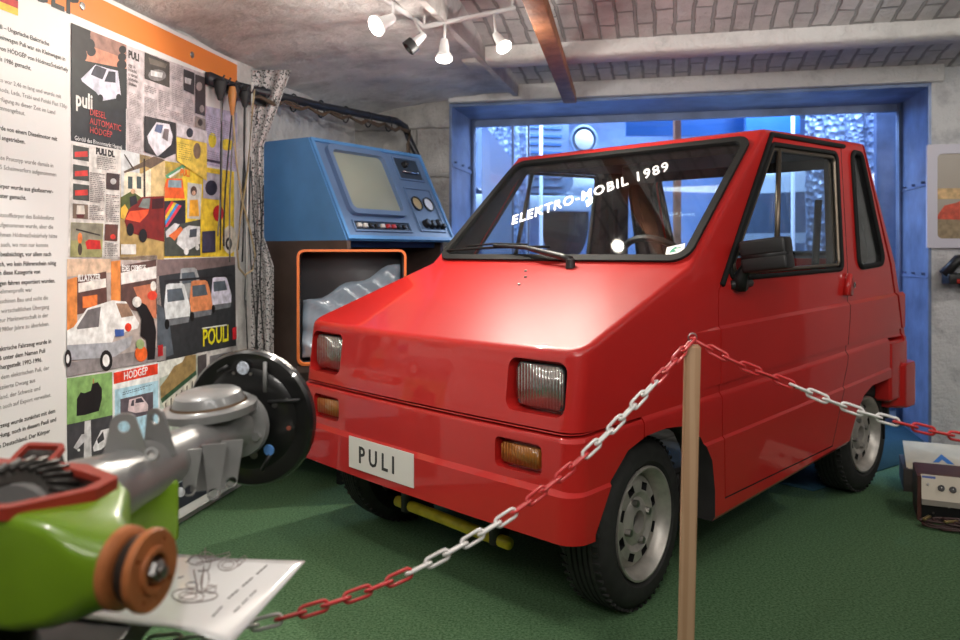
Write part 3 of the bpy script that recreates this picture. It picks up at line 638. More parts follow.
# wheels
M_tyre = mat('tyre_rubber', (.018, .018, .017), .75, noise=.3, nscale=30)
M_rim = mat('silver_rim', (.50, .47, .43), .42, .6, noise=.18, nscale=25)
def wheel(s, sgn, steer=0, hw_=.602):
    outer = TC+sgn*hw_; cx = Vector((s, outer, .26)); d = Vector((0, sgn, 0))
    R = Matrix.Translation(cx) @ Matrix.Rotation(steer, 4, 'Z') @ Matrix.Translation(-cx)
    W_ = .150
    b = B(); prof = [(-.012, .166), (.004, .185), (.006, .215), (-.004, .236), (-.018, .249), (-.03, .2545)]
    ng = 5
    for k in range(ng):
        h0 = -.03-(W_-.06)*k/ng; h1 = -.03-(W_-.06)*(k+1)/ng
        prof += [(h0-.001, .2585), (h1+.006, .2585), (h1+.005, .252), (h1+.001, .252)]
    prof += [(-W_+.025, .2545), (-W_+.018, .249), (-W_+.004, .236), (-W_-.006, .215), (-W_+.012, .166)]
    lathe(b, prof, cx, d, 56, closed=True); 
    # tread cross cuts as slim bars
    for k in range(56):
        a = 2*PI*k/56; x, y, _ = basis(d); rd = x*math.cos(a)+y*math.sin(a); tn = d.cross(rd)
        for hh in (-.022, -W_+.022):
            c = cx+d*hh+rd*.2525; t = B(); box(t, -.011, .011, -.0045, .0045, -.004, .004); add(b, t, frameM(c, d, tn, rd))
    bmesh.ops.transform(b, matrix=R, verts=b.verts); ty = obj('tyre', b, M_tyre, car, local=True)
    b = B(); lathe(b, [(-.004, .158), (.003, .164), (.002, .170), (-.006, .170), (-.012, .160), (-.03, .150), (-.05, .146), (-.06, .140), (-.06, .130), (-.055, .130), (-.046, .141), (-.026, .145), (-.012, .152)], cx, d, 48, closed=True)
    bmesh.ops.transform(b, matrix=R, verts=b.verts); rim = obj('rim', b, M_rim, car, local=True)
    b = B(); lathe(b, [(-.050, .136), (-.042, .136), (-.026, .118), (-.024, .090), (-.034, .072), (-.024, .054), (-.022, .034), (-.06, .034), (-.066, .05), (-.066, .134)], cx, d, 48, closed=True)
    tmp = obj('wheel_disc', b, [M_rim, M_black], car, local=True)
    cs = []
    x, y, _ = basis(d)
    for k in range(8):
        a = 2*PI*(k+.5)/8; rd = x*math.cos(a)+y*math.sin(a); tn = d.cross(rd); t = dk(B()); box(t, -.017, .017, -.012, .012, -.07, .07, mi=1); bmesh.ops.transform(t, matrix=frameM(cx+rd*.106-d*.04, tn, rd, d), verts=t.verts); cs.append(t)
    boolean(tmp, cs); resharp(tmp, 30); 
    bb = bmesh.new(); bb.from_mesh(tmp.data); bmesh.ops.transform(bb, matrix=R, verts=bb.verts); bb.to_mesh(tmp.data); bb.free(); tmp.parent = rim
    b = B(); lathe(b, [(-.07, 0), (-.07, .0335), (-.05, .032), (-.048, .020), (-.055, 0)], cx, d, 20); bmesh.ops.transform(b, matrix=R, verts=b.verts); obj('hub', b, M_black, rim, local=True)
    for k in range(4):
        a = 2*PI*k/4+.3; b = B(); lathe(b, [(-.032, .012), (-.014, .011), (-.012, 0)], cx+(x*math.cos(a)+y*math.sin(a))*.062, d, 6); bmesh.ops.transform(b, matrix=R, verts=b.verts); obj('wheel_nut', b, M_steel, rim, local=True)
    b = B(); lathe(b, [(-.080, 0), (-.080, .128), (-W_, .128), (-W_, 0)], cx, d, 32); bmesh.ops.transform(b, matrix=R, verts=b.verts); obj('brake_drum', b, M_black, rim, local=True)
wheel(0, -1, .12); wheel(1.707, -1); wheel(0, 1, -.08, .645); wheel(1.707, 1)

# ------------------------------------------------------------------ exhibition poster on the left wall
PO = Vector((-1.196, 3.0, 0)); pd_ = Vector((.1776, .984, 0)).normalized(); pn = Vector((pd_.y, -pd_.x, 0)); PZ = Vector((0, 0, 1))
def pp(u, v):
    """pixel -> (along, height) on the poster plane"""
    d = Vector(((u-480)/F, 1, (HV-v)/F)); o = Vector((0, 0, HC)); k = (PO-o).dot(pn)/d.dot(pn); p = o+d*k-PO
    return p.dot(pd_), p.z
poster = empty('exhibition_poster', PO+pd_*-.4+PZ*.05, 0)
tag(poster, 'large printed wall poster with orange top band, German text and colour pictures', 'poster')
xr = pp(239, 200)[0]; xr2 = pp(236, 480)[0]; PR = (xr+xr2)/2; PT = pp(170, 32)[1]+.002
M_board = mat('poster_white', (.74, .73, .72), .5); 
b = B(); prism(b, [(-1.9, .035), (PR, .035), (PR, PT+.012), (-1.9, PT+.012)], PO, pd_, PZ, pn, -.010, 0)
obj('printed_sheet', b, M_board, poster, smooth=False)
b = B(); zo = (pp(200, 65)[1]+pp(100, 25)[1])/2-.010
prism(b, [(-1.9, zo), (pp(237, 70)[0], zo), (pp(237, 70)[0], PT-.004), (-1.9, PT-.004)], PO, pd_, PZ, pn, 0, .0006)
band_o = obj('orange_band', b, mat('orange_print', (.75, .22, .035), .5), poster, smooth=False); band_o['label'] = 'orange header band with black title letters'
def ppos(u, v, d=.001): a, h = pp(u, v); return PO+pd_*a+PZ*h+pn*d
b = B(); put_text(b, 'HÓDGÉP', .135, ppos(79.5, 18, .0012), pd_, PZ, pn, align='R', bold=.002, ext=.0004); obj('title_letters', b, M_black, band_o, smooth=False)
for (u, v) in ((82, 6), (192, 55)):
    b = B(); lathe(b, [(0, .014), (.003, .012), (.004, 0)], ppos(u, v, .0005), pn, 14); obj('screw', b, M_steel, poster)
class Pic:
    """a flat printed picture on the poster: layered ink polygons given by their corners"""
    def __init__(s, name, k=1, ox=0, oy=0): s.b = B(); s.m = []; s.name = name; s.k = k; s.ox = ox; s.oy = oy; s.lay = 0
    def c(s, p): return (s.ox+p[0]/s.k, s.oy+p[1]/s.k)
    def mi(s, col):
        m = ink(*col)
        if m not in s.m: s.m.append(m)
        return s.m.index(m)
    def poly(s, pts, col, raw=False):
        s.lay += 1; P = [pp(*(p if raw else s.c(p))) for p in pts]; i = s.mi(col)
        vs = [s.b.verts.new(PO+pd_*a+PZ*h+pn*(.0008+.00012*s.lay)) for a, h in P]
        f = s.b.faces.new(vs); f.material_index = i; f.normal_update()
        if f.normal.dot(pn) < 0: f.normal_flip()
    def rect(s, x0, y0, x1, y1, col):
        a0, h0 = pp(*s.c((x0, y0))); a1, h1 = pp(*s.c((x1, y1))); s.lay += 1; i = s.mi(col)
        vs = [s.b.verts.new(PO+pd_*a+PZ*h+pn*(.0008+.00012*s.lay)) for a, h in ((a0, h1), (a1, h1), (a1, h0), (a0, h0))]
        f = s.b.faces.new(vs); f.material_index = i
    def disc(s, x, y, r, col, ry=None):
        ry = ry or r; s.poly([(x+r*math.cos(2*PI*k/14), y+ry*math.sin(2*PI*k/14)) for k in range(14)], col)
    def text(s, t, x, y, size, col, align='L', bold=0, sx=1, shear=0):
        s.lay += 1; a, h = pp(*s.c((x, y))); put_text(s.b, t, size, PO+pd_*a+PZ*h+pn*(.0008+.00012*s.lay), pd_, PZ, pn, s.mi(col), align, ext=.0001, bold=bold, sx=sx, shear=shear)
    def lines(s, x0, y0, x1, y1, n, col, yr0=None, yr1=None):
        """column of small print: x0..x1, y at the left edge from y0 to y1"""
        a0, h0 = pp(*s.c((x0, y0))); a1, _ = pp(*s.c((x1, y0))); _, h1 = pp(*s.c((x0, y1))); s.lay += 1; i = s.mi(col); rnd = random.Random(int(x0*7+y0))
        for k in range(n):
            h = h0+(h1-h0)*(k+.5)/n; th = abs(h1-h0)/n*.20; e = a1 if rnd.random() > .2 else a0+(a1-a0)*rnd.uniform(.5, .9); x = a0
            while x < e-.002:
                w = rnd.uniform(.006, .02); xe = min(e, x+w)
                vs = [s.b.verts.new(PO+pd_*a+PZ*hh+pn*(.0008+.00012*s.lay)) for a, hh in ((x, h-th), (xe, h-th), (xe, h+th), (x, h+th))]; f = s.b.faces.new(vs); f.material_index = i; x = xe+.004
    def done(s, label=None):
        o = obj(s.name, s.b, s.m, poster, smooth=False)
        if label: o['label'] = label
        return o
# German flag
p = Pic('printed_flag'); 
fl = [pp(0, 12)[1], pp(18, 16)[1]]; fe = pp(17.8, 10)[0]; z0 = pp(17.8, 16)[1]; hh = .034
for k, col in enumerate(((235, 195, 60), (190, 45, 40), (40, 36, 36))):
    i = p.mi(col); vs = [p.b.verts.new(PO+pd_*a+PZ*h+pn*.001) for a, h in ((fe-.33, z0+hh*k*.62), (fe, z0+hh*k*.62), (fe, z0+hh*(k+1)*.62), (fe-.33, z0+hh*(k+1)*.62))]; f = p.b.faces.new(vs); f.material_index = i
p.done()
T = [('Puli – Ungarische Elektrische', 49, 46, 1), ('Der Kleinwagen Puli war ein Kleinwagen in', 65, 61, 1), ('Ungarn von HÓDGÉP von Hódmezővásárhely', 68, 72, 1), ('1976 bis 1986 gemacht.', 31, 70.5, 1),
 ('Das Auto war 2,46 m lang und wurde mit', 61, 98.5, 0), ('Teilen von Skoda, Lada, Trabi und Polski Fiat 126p', 67, 108.5, 0), ('stand zur Verfügung zu dieser Zeit im Land', 55, 114.5, 0), ('zusammengebaut.', 25, 115.5, 0),
 ('Das Auto wurde von einem Dieselmotor mit', 57, 141, 1), ('4 PS aktuell angetrieben.', 25, 144, 1), ('Der erste Prototyp wurde damals in', 53, 167.5, 0), ('und 5 Scheinwerfern aufgenommen', 56, 176.5, 0),
 ('Der Körper wurde aus glasfaserver-', 53, 193.5, 1), ('stärktem Polyester gemacht.', 26, 200, 1), ('Die Kunststoffkörper des Bolidenfürst', 54, 220, 0), ('selbst aufgenommen wurde, aber die', 53, 229, 0), ('Unternehmen Hódmezővásárhely hätte', 57, 238, 0),
 ('das Jahr geparkt auch, wo man nur konnte', 48, 247, 0), ('hier beabsichtigt, vor allem nach', 51, 256, 1), ('Frankreich, wo kein Führerschein nötig', 56, 265, 1), ('war, um diese Kategorie von', 40, 273.5, 1), ('Fahrzeugen fahren exportiert wurden.', 55, 282.5, 1),
 ('Unternehmenprofit war', 32, 291.5, 0), ('Landmaschinen Bau und nicht die', 48, 299.5, 0), ('endlich wirtschaftlichen Übergang', 49, 308.5, 0), ('bis zur Marktwirtschaft in der', 48, 317, 0), ('Mitte der 1980er Jahre zu überleben.', 49, 325.5, 0),
 ('Das elektrische Fahrzeug wurde in', 51, 343, 1), ('1986 unter dem Namen Puli', 45, 352.5, 1), ('Pinguin hergestellt 1992-1996.', 42, 361.5, 1), ('zwischen dem elektrischen Puli, der', 49, 369.5, 0), ('in insziierte Dwaeg aus', 35, 382, 0), ('Deutschland, der Schweiz und', 40, 390, 0), ('Österreich auch auf Export verwaltet.', 51, 396.5, 0),
 ('Das Fahrzeug wurde zunächst mit dem', 55, 412.5, 1), ('kleinen Hung, noch in diesem Pauli und', 56, 421, 1), ('später in Deutschland. Der Körper', 50, 432.5, 1)]
b = B(); M_tx = [ink(70, 68, 66), ink(125, 122, 120)]
for s, u, v, bo in T:
    put_text(b, s, .0180, ppos(u, v, .0006), pd_, PZ, pn, 0 if bo else 1, 'R', ext=.0001, bold=.0003 if bo else 0)
obj('german_text', b, M_tx, poster, smooth=False)['label'] = 'German text in grey print on white'
# A: night car advert
p = Pic('printed_advert', 5.333, 60, 15)
p.poly([(57, 42), (353, 160), (350, 724), (57, 670)], (38, 40, 44)); p.poly([(57, 42), (353, 160), (353, 300), (57, 240)], (150, 112, 100)); p.poly([(120, 150), (353, 235), (353, 300), (120, 252)], (196, 134, 108))
for q in ((92, 110, 30), (115, 135, 45), (98, 170, 40), (150, 160, 34), (165, 195, 24), (130, 115, 30), (100, 215, 42), (331, 185, 20), (328, 225, 22), (326, 265, 26)): p.disc(q[0], q[1], q[2], (42, 38, 38), q[2]*1.05)
p.poly([(57, 225), (108, 240), (353, 288), (353, 500), (57, 500)], (40, 42, 42))
p.poly([(57, 42), (160, 84), (150, 150), (57, 240)], (42, 38, 38))
W_ = (205, 205, 222)
p.poly([(108, 340), (185, 265), (250, 285), (225, 350), (200, 420), (160, 390), (115, 355)], W_); p.poly([(250, 285), (305, 298), (322, 440), (225, 458), (190, 415), (215, 355)], W_); p.poly([(180, 275), (190, 268), (245, 290), (222, 345), (160, 318)], (60, 60, 70)); p.poly([(255, 300), (292, 303), (292, 362), (232, 355)], (50, 50, 60))
p.disc(210, 445, 16, (28, 28, 30), 22); p.disc(308, 440, 14, (28, 28, 30), 20)
p.text('puli', 78, 480, .068, (225, 222, 218), bold=.002, sx=.85)
for k, t in enumerate(('DIESEL', 'AUTOMATIC', 'HÓDGÉP')): p.text(t, 153, 532+k*48, .030, (205, 75, 70), bold=0, sx=.95)
p.text('Gördül des Binnenmarkt Hegyei', 72, 666, .0205, (225, 225, 225), bold=0, sx=.9)
p.done('dark advert picture with a white microcar at dusk')
# B: magazine page with grey columns
p = Pic('printed_magazine_page', 5.815, 115, 40)
p.poly([(66, 30), (528, 200), (528, 600), (355, 850), (66, 640)], (186, 176, 178)); p.text('PULI', 76, 100, .036, (45, 40, 40), bold=.002, sx=.9)
for k, t in enumerate(('egy új', 'kisautó', 'a városi', 'közleke-', 'désben')): p.text(t, 76, 152+k*27, .019, (80, 72, 72), bold=.0003, sx=.9)
p.lines(80, 300, 150, 445, 15, (140, 130, 130)); p.lines(78, 480, 148, 590, 11, (140, 130, 130)); p.lines(78, 610, 148, 650, 4, (140, 130, 130))
p.poly([(170, 72), (315, 130), (315, 278), (170, 225)], (70, 66, 62)); p.disc(242, 205, 52, (125, 120, 120), 34); p.poly([(205, 175), (240, 185), (275, 190), (270, 220), (205, 208)], (205, 205, 205)); p.poly([(190, 100), (300, 140), (290, 165), (200, 140)], (105, 98, 90))
for x0, y0, x1, y1, n in ((168, 255, 240, 300, 4), (168, 325, 240, 435, 12), (250, 285, 315, 440, 14), (326, 140, 388, 225, 8), (326, 245, 388, 380, 12), (392, 330, 450, 480, 14), (326, 410, 388, 460, 5)): p.lines(x0, y0, x1, y1, n, (140, 132, 134))
p.poly([(395, 168), (458, 192), (455, 318), (395, 290)], (60, 56, 58)); p.poly([(400, 215), (440, 228), (435, 260), (402, 250)], (180, 178, 180)); p.poly([(462, 198), (522, 220), (518, 442), (462, 425)], (66, 60, 62)); p.disc(485, 270, 18, (150, 140, 140), 26); p.disc(500, 400, 14, (150, 140, 140), 22)
p.poly([(462, 440), (520, 462), (520, 525), (460, 505)], (140, 130, 125)); p.disc(490, 480, 14, (70, 62, 60), 20)
p.poly([(166, 440), (348, 482), (348, 660), (280, 690), (166, 650)], (52, 50, 50)); p.poly([(180, 560), (235, 478), (310, 490), (330, 560), (320, 610), (240, 680), (190, 600)], (205, 203, 212)); p.poly([(235, 490), (275, 495), (262, 545), (222, 530)], (90, 100, 130)); p.poly([(280, 515), (308, 520), (300, 590), (268, 570)], (110, 100, 100))
p.poly([(352, 485), (528, 530), (528, 600), (352, 560)], (205, 200, 205)); p.disc(428, 540, 20, (60, 60, 66), 28)
p.poly([(352, 565), (528, 600), (528, 820), (352, 700)], (226, 196, 84)); p.lines(362, 590, 435, 690, 8, (160, 140, 60)); p.disc(470, 645, 22, (130, 110, 90), 48)
p.done('grey magazine page with small car photographs')
p = Pic('printed_magazine_page', 4.923, 115, 130)
p.poly([(440, -120), (600, -85), (600, 205), (440, 172)], (188, 180, 205)); p.disc(478, 50, 20, (222, 200, 60), 38); p.disc(552, 72, 32, (225, 200, 60), 30); p.lines(446, -80, 590, 20, 10, (150, 142, 165)); p.lines(446, 95, 590, 170, 7, (150, 142, 165)); p.poly([(442, 140), (520, 155), (520, 168), (442, 152)], (60, 50, 70))
p.done('lilac magazine page with yellow discs')
# D: red car by the house
p = Pic('printed_photo', 4.923, 115, 130)
p.poly([(28, 95), (245, 150), (240, 640), (22, 640)], (172, 146, 92)); p.poly([(28, 95), (120, 118), (120, 330), (28, 330)], (196, 200, 202)); p.poly([(45, 200), (130, 215), (245, 150), (245, 330), (40, 330)], (222, 214, 190)); p.poly([(40, 205), (190, 130), (245, 148), (175, 190), (150, 180), (45, 212)], (100, 84, 70)); p.poly([(175, 190), (245, 150), (245, 330), (175, 330)], (205, 180, 130))
for x in (62, 105): p.poly([(x, 228), (x+22, 230), (x+22, 290), (x, 288)], (70, 84, 84))
p.poly([(138, 140), (146, 142), (148, 330), (138, 330)], (60, 50, 44)); p.poly([(45, 118), (95, 195), (88, 198), (42, 122)], (60, 50, 44)); p.poly([(28, 330), (80, 300), (140, 340), (60, 400), (25, 420)], (84, 96, 50))
p.poly([(60, 395), (130, 330), (240, 325), (240, 550), (150, 530), (60, 500), (45, 450)], (120, 36, 30)); p.poly([(48, 440), (70, 400), (165, 390), (160, 412), (120, 455), (52, 440)], (226, 86, 50)); p.poly([(112, 380), (135, 338), (172, 335), (165, 388)], (120, 130, 126)); p.poly([(180, 340), (236, 335), (236, 385), (178, 390)], (60, 26, 24))
p.disc(72, 490, 18, (28, 26, 26), 32); p.disc(135, 520, 20, (28, 26, 26), 34); p.disc(85, 302, 11, (200, 160, 130), 13); p.poly([(68, 330), (100, 320), (108, 360), (72, 380)], (44, 42, 46)); p.poly([(25, 385), (45, 365), (62, 395), (40, 440), (25, 430)], (224, 180, 70)); p.rect(25, 562, 100, 612, (214, 212, 208))
p.done('printed photograph of a red microcar in front of a pale house')
# E: yellow advert
p = Pic('printed_advert', 4.923, 115, 130)
p.poly([(245, 152), (585, 205), (585, 622), (240, 630)], (238, 200, 60)); p.poly([(245, 225), (335, 168), (350, 180), (258, 240)], (90, 150, 110)); p.poly([(262, 228), (330, 185), (332, 192), (270, 236)], (232, 238, 224)); p.text('PULI', 320, 222, .035, (226, 120, 40), bold=.002)
p.poly([(255, 238), (330, 240), (342, 338), (238, 335), (238, 285)], (226, 96, 44)); p.poly([(262, 245), (325, 248), (326, 285), (258, 282)], (130, 150, 160)); p.poly([(240, 350), (345, 345), (345, 460), (240, 480)], (48, 46, 52))
for k, col in enumerate(((210, 60, 60), (230, 190, 50), (60, 140, 210), (205, 60, 80))): p.poly([(245, 400+k*24), (275+k*12, 350+k*6), (290+k*12, 355+k*6), (246, 425+k*22)], col)
p.poly([(355, 258), (425, 268), (418, 440), (352, 435)], (196, 196, 190)); p.disc(385, 300, 16, (90, 70, 60), 24); p.poly([(365, 345), (405, 342), (412, 425), (362, 425)], (238, 168, 50)); p.disc(385, 310, 9, (214, 170, 140), 12)
p.poly([(240, 480), (418, 440), (418, 618), (240, 622)], (72, 76, 70)); p.poly([(300, 560), (310, 500), (360, 470), (415, 475), (415, 560), (345, 600)], (205, 208, 210)); p.poly([(245, 500), (290, 458), (315, 465), (280, 520), (250, 530)], (200, 200, 205)); p.poly([(260, 520), (320, 475), (332, 490), (290, 545)], (220, 112, 60)); p.poly([(365, 490), (400, 485), (398, 525), (362, 530)], (70, 74, 80)); p.disc(347, 597, 12, (235, 235, 235), 18); p.disc(402, 578, 9, (235, 235, 235), 14)
p.poly([(430, 205), (515, 220), (515, 345), (430, 335)], (170, 168, 180)); p.disc(470, 285, 30, (48, 46, 60), 38); p.disc(505, 410, 26, (200, 40, 44), 40); p.disc(560, 540, 36, (214, 206, 190), 70); p.disc(556, 560, 16, (50, 46, 46), 32); p.disc(556, 560, 8, (210, 206, 200), 16)
p.poly([(425, 500), (490, 495), (490, 600), (425, 605)], (66, 62, 84)); p.done('yellow advert with an orange vehicle and white cars')
# C: leaflet page with red thumbnails
p = Pic('printed_leaflet', 4.571, 60, 130)
p.poly([(50, 60), (280, 95), (265, 590), (35, 582)], (214, 210, 206)); p.text('PULI DL', 163, 108, .028, (40, 38, 38), bold=.002)
for k in range(3): p.rect(58, 68+k*88, 131, 145+k*90, (70, 74, 70)); p.poly([(66, 100+k*88), (124, 96+k*88), (126, 122+k*88), (66, 124+k*88)], (206, 62, 54))
p.rect(56, 335, 126, 408, (120, 104, 90)); p.poly([(75, 345), (108, 345), (112, 385), (72, 385)], (206, 200, 190)); p.poly([(72, 385), (110, 385), (104, 402), (76, 402)], (90, 40, 38))
p.poly([(48, 422), (195, 428), (190, 582), (44, 580)], (150, 148, 100)); p.poly([(50, 424), (192, 430), (190, 500), (48, 505)], (140, 136, 118)); p.disc(88, 495, 11, (222, 120, 60), 26); p.disc(88, 545, 10, (70, 60, 50), 28); p.poly([(112, 512), (128, 500), (180, 505), (184, 545), (120, 545)], (196, 44, 40)); p.poly([(70, 450), (180, 478), (180, 484), (70, 458)], (60, 54, 48))
p.poly([(210, 195), (270, 202), (268, 275), (208, 270)], (70, 56, 54)); p.disc(240, 235, 14, (190, 190, 190)); p.poly([(203, 430), (262, 432), (258, 508), (200, 504)], (96, 60, 52)); p.disc(238, 488, 12, (214, 60, 50))
for x0, y0, x1, y1, n in ((165, 115, 250, 178, 7), (133, 190, 200, 330, 16), (130, 340, 195, 410, 8), (206, 290, 266, 420, 14), (200, 512, 258, 578, 8)): p.lines(x0, y0, x1, y1, n, (130, 126, 124))
p.done('white leaflet page with red car thumbnails')
# F: street photo with white car and shops
p = Pic('printed_photo', 4.743, 60, 245)
p.poly([(32, 66), (460, 48), (500, 545), (30, 625)], (178, 166, 162)); p.poly([(32, 66), (240, 66), (240, 130), (32, 150)], (216, 186, 160)); p.poly([(32, 165), (80, 150), (80, 400), (32, 410)], (224, 138, 72)); p.poly([(80, 155), (218, 125), (222, 300), (80, 330)], (96, 66, 60)); p.poly([(85, 182), (216, 158), (218, 200), (86, 226)], (226, 220, 214)); p.text('ILLATSZER', 84, 172, .030, (236, 234, 230), bold=.001, sx=.78)
p.poly([(105, 245), (175, 235), (175, 290), (105, 300)], (228, 120, 60)); p.poly([(240, 78), (285, 72), (285, 265), (240, 270)], (228, 140, 72)); p.poly([(285, 100), (455, 68), (458, 330), (285, 300)], (92, 68, 64)); p.poly([(286, 132), (454, 100), (455, 158), (288, 188)], (224, 220, 218)); p.text('ÉDES CSEMEGE', 290, 124, .027, (236, 234, 230), bold=.001, sx=.78)
p.poly([(345, 200), (450, 180), (455, 350), (400, 330)], (196, 120, 90)); p.disc(435, 240, 24, (224, 70, 50), 22); p.disc(440, 195, 14, (230, 226, 220), 24); p.poly([(30, 560), (500, 480), (500, 545), (30, 625)], (140, 134, 136))
p.poly([(30, 405), (60, 390), (125, 300), (245, 262), (310, 268), (372, 370), (365, 395), (255, 430), (240, 475), (30, 480)], (234, 232, 230)); p.poly([(75, 392), (128, 308), (190, 292), (180, 388), (78, 400)], (110, 106, 108)); p.poly([(262, 276), (318, 278), (345, 335), (288, 345)], (150, 120, 100)); p.poly([(30, 475), (245, 462), (340, 430), (330, 480), (255, 530), (30, 548)], (168, 170, 178)); p.disc(320, 390, 16, (214, 60, 40), 20); p.poly([(255, 400), (300, 400), (300, 430), (258, 435)], (60, 90, 160))
p.disc(215, 548, 30, (34, 32, 34), 50); p.disc(214, 548, 17, (226, 226, 226), 30); p.disc(34, 538, 16, (34, 32, 34), 42); p.disc(32, 540, 8, (220, 220, 220), 22)
p.poly([(358, 300), (375, 270), (405, 285), (440, 350), (452, 410), (445, 540), (412, 545), (405, 450), (378, 430), (382, 350)], (30, 28, 32)); p.disc(360, 270, 22, (226, 222, 218), 26); p.disc(380, 515, 30, (226, 100, 48), 38); p.disc(375, 470, 20, (150, 170, 120), 24)
p.done('printed street photograph with a white car and a bending shopper')
# G: dark POULI advert
p = Pic('printed_advert', 5.12, 150, 245)
p.poly([(35, 75), (435, 60), (440, 515), (35, 600)], (52, 54, 58)); p.poly([(35, 75), (435, 60), (435, 100), (35, 160)], (120, 104, 104)); p.poly([(35, 300), (90, 340), (120, 560), (35, 590)], (84, 92, 102))
def van(x, y, w, col, win=(84, 94, 104), sk=0):
    p.poly([(x, y+w*.95), (x+w*.08, y+w*.05), (x+w*.2, y), (x+w*.75, y-w*.02), (x+w*.85, y+w*.06), (x+w*1.1, y+w*.95), (x+w*1.08, y+w*1.4), (x+w*.08, y+w*1.55)], col)
    p.poly([(x+w*.12, y+w*.25), (x+w*.74, y+w*.18), (x+w*.86, y+w*.68), (x+w*.14, y+w*.78)], win); p.poly([(x+w*.08, y+w*1.5), (x+w*1.08, y+w*1.36), (x+w*1.02, y+w*1.62), (x+w*.14, y+w*1.78)], (110, 114, 120)); p.disc(x+w*.12, y+w*1.7, w*.1, (24, 24, 26), w*.22)
van(148, 118, 105, (150, 156, 160)); p.poly([(72, 180), (420, 150), (422, 160), (72, 192)], (40, 40, 44)); van(70, 198, 122, (206, 212, 216)); van(200, 182, 108, (212, 134, 90)); van(310, 165, 95, (206, 204, 222))
p.text('POULI', 265, 518, .098, (232, 220, 40), bold=.002, sx=.82); p.poly([(262, 424), (390, 405), (390, 412), (262, 431)], (220, 220, 220)); p.poly([(418, 425), (440, 418), (440, 480), (420, 486)], (200, 40, 50)); p.poly([(36, 515), (62, 508), (62, 565), (36, 572)], (180, 40, 46))
p.done('dark advert picture with three microcars and yellow letters')
# H..L lower row
p = Pic('printed_photo', 4.92, 60, 350)
p.poly([(33, 140), (255, 108), (257, 320), (33, 368)], (132, 172, 104)); p.poly([(80, 325), (82, 240), (100, 208), (120, 212), (150, 200), (158, 165), (185, 158), (205, 190), (205, 240), (190, 300), (120, 320)], (30, 28, 30)); p.poly([(160, 140), (166, 140), (166, 165), (160, 165)], (170, 120, 80)); p.done('printed photograph of a shaggy black dog on grass')
p = Pic('printed_photo', 4.92, 60, 350)
p.poly([(33, 368), (257, 320), (258, 560), (36, 590)], (66, 66, 70)); p.poly([(120, 350), (150, 345), (155, 560), (115, 560)], (196, 196, 198)); p.poly([(65, 480), (105, 415), (132, 410), (130, 440), (80, 490)], (190, 190, 194)); p.poly([(160, 480), (200, 395), (240, 385), (248, 450), (200, 490), (165, 500)], (214, 214, 216)); p.poly([(180, 440), (210, 400), (216, 440), (185, 462)], (60, 60, 64)); p.disc(90, 492, 7, (225, 225, 225)); p.disc(228, 488, 9, (225, 225, 225), 11); p.done('black and white printed photograph of parked cars')
p = Pic('printed_leaflet', 4.92, 60, 350)
p.poly([(258, 105), (485, 58), (490, 300), (488, 470), (262, 520)], (226, 232, 236)); p.poly([(262, 112), (480, 66), (480, 118), (264, 168)], (216, 62, 40)); p.text('HÓDGÉP', 312, 147, .038, (236, 234, 232), bold=.0006, sx=.92)
p.poly([(268, 195), (482, 150), (482, 470), (268, 515)], (170, 208, 226)); p.lines(306, 205, 450, 225, 2, (90, 110, 130)); p.poly([(295, 242), (456, 205), (456, 310), (295, 350)], (92, 84, 92)); p.poly([(332, 300), (338, 245), (400, 228), (432, 270), (430, 300), (370, 310)], (216, 196, 200)); p.poly([(345, 275), (352, 248), (362, 245), (362, 275)], (70, 66, 76)); p.poly([(368, 262), (372, 240), (398, 235), (412, 255)], (70, 66, 76)); p.done('pale blue leaflet with a red header')
p = Pic('printed_photo', 4.92, 60, 350)
p.poly([(488, 58), (680, 20), (690, 290), (560, 470), (488, 480)], (170, 182, 170)); p.poly([(488, 58), (640, 28), (560, 110), (488, 140)], (210, 212, 206)); p.poly([(530, 130), (560, 80), (600, 60), (615, 30), (668, 22), (668, 100), (495, 250), (492, 180)], (150, 126, 84)); p.poly([(495, 240), (668, 100), (670, 120), (500, 262)], (56, 84, 62)); p.poly([(500, 265), (670, 125), (672, 220), (520, 300)], (206, 204, 190))
for k in range(6): p.poly([(515+k*26, 262-k*21), (522+k*26, 256-k*21), (522+k*26, 300-k*21), (515+k*26, 304-k*21)], (110, 106, 96))
p.done('printed photograph of a gabled house with a fence')
p = Pic('printed_photo', 4.92, 60, 350)
p.poly([(672, 15), (855, -18), (855, 290), (690, 400)], (206, 202, 200)); p.poly([(676, 30), (720, 18), (720, 150), (676, 160)], (80, 74, 76)); p.poly([(735, 30), (850, 5), (850, 200), (735, 220)], (120, 118, 122)); p.done('grey printed photograph at the poster edge')
p = Pic('printed_photo')
p.poly([(161, 462), (236, 432), (234, 478), (163, 518)], (46, 48, 58)); p.poly([(168, 470), (200, 455), (202, 470), (170, 488)], (190, 196, 206)); p.poly([(205, 455), (232, 444), (230, 466), (206, 480)], (150, 160, 180)); p.disc(180, 492, 5, (210, 214, 220)); p.done('dark blue printed photograph near the floor')
p = Pic('printed_photo')
p.poly([(68, 462), (112, 452), (112, 545), (70, 575)], (100, 104, 100)); p.poly([(112, 455), (160, 445), (160, 520), (112, 545)], (70, 72, 78)); p.done('dark printed photographs behind the axle')

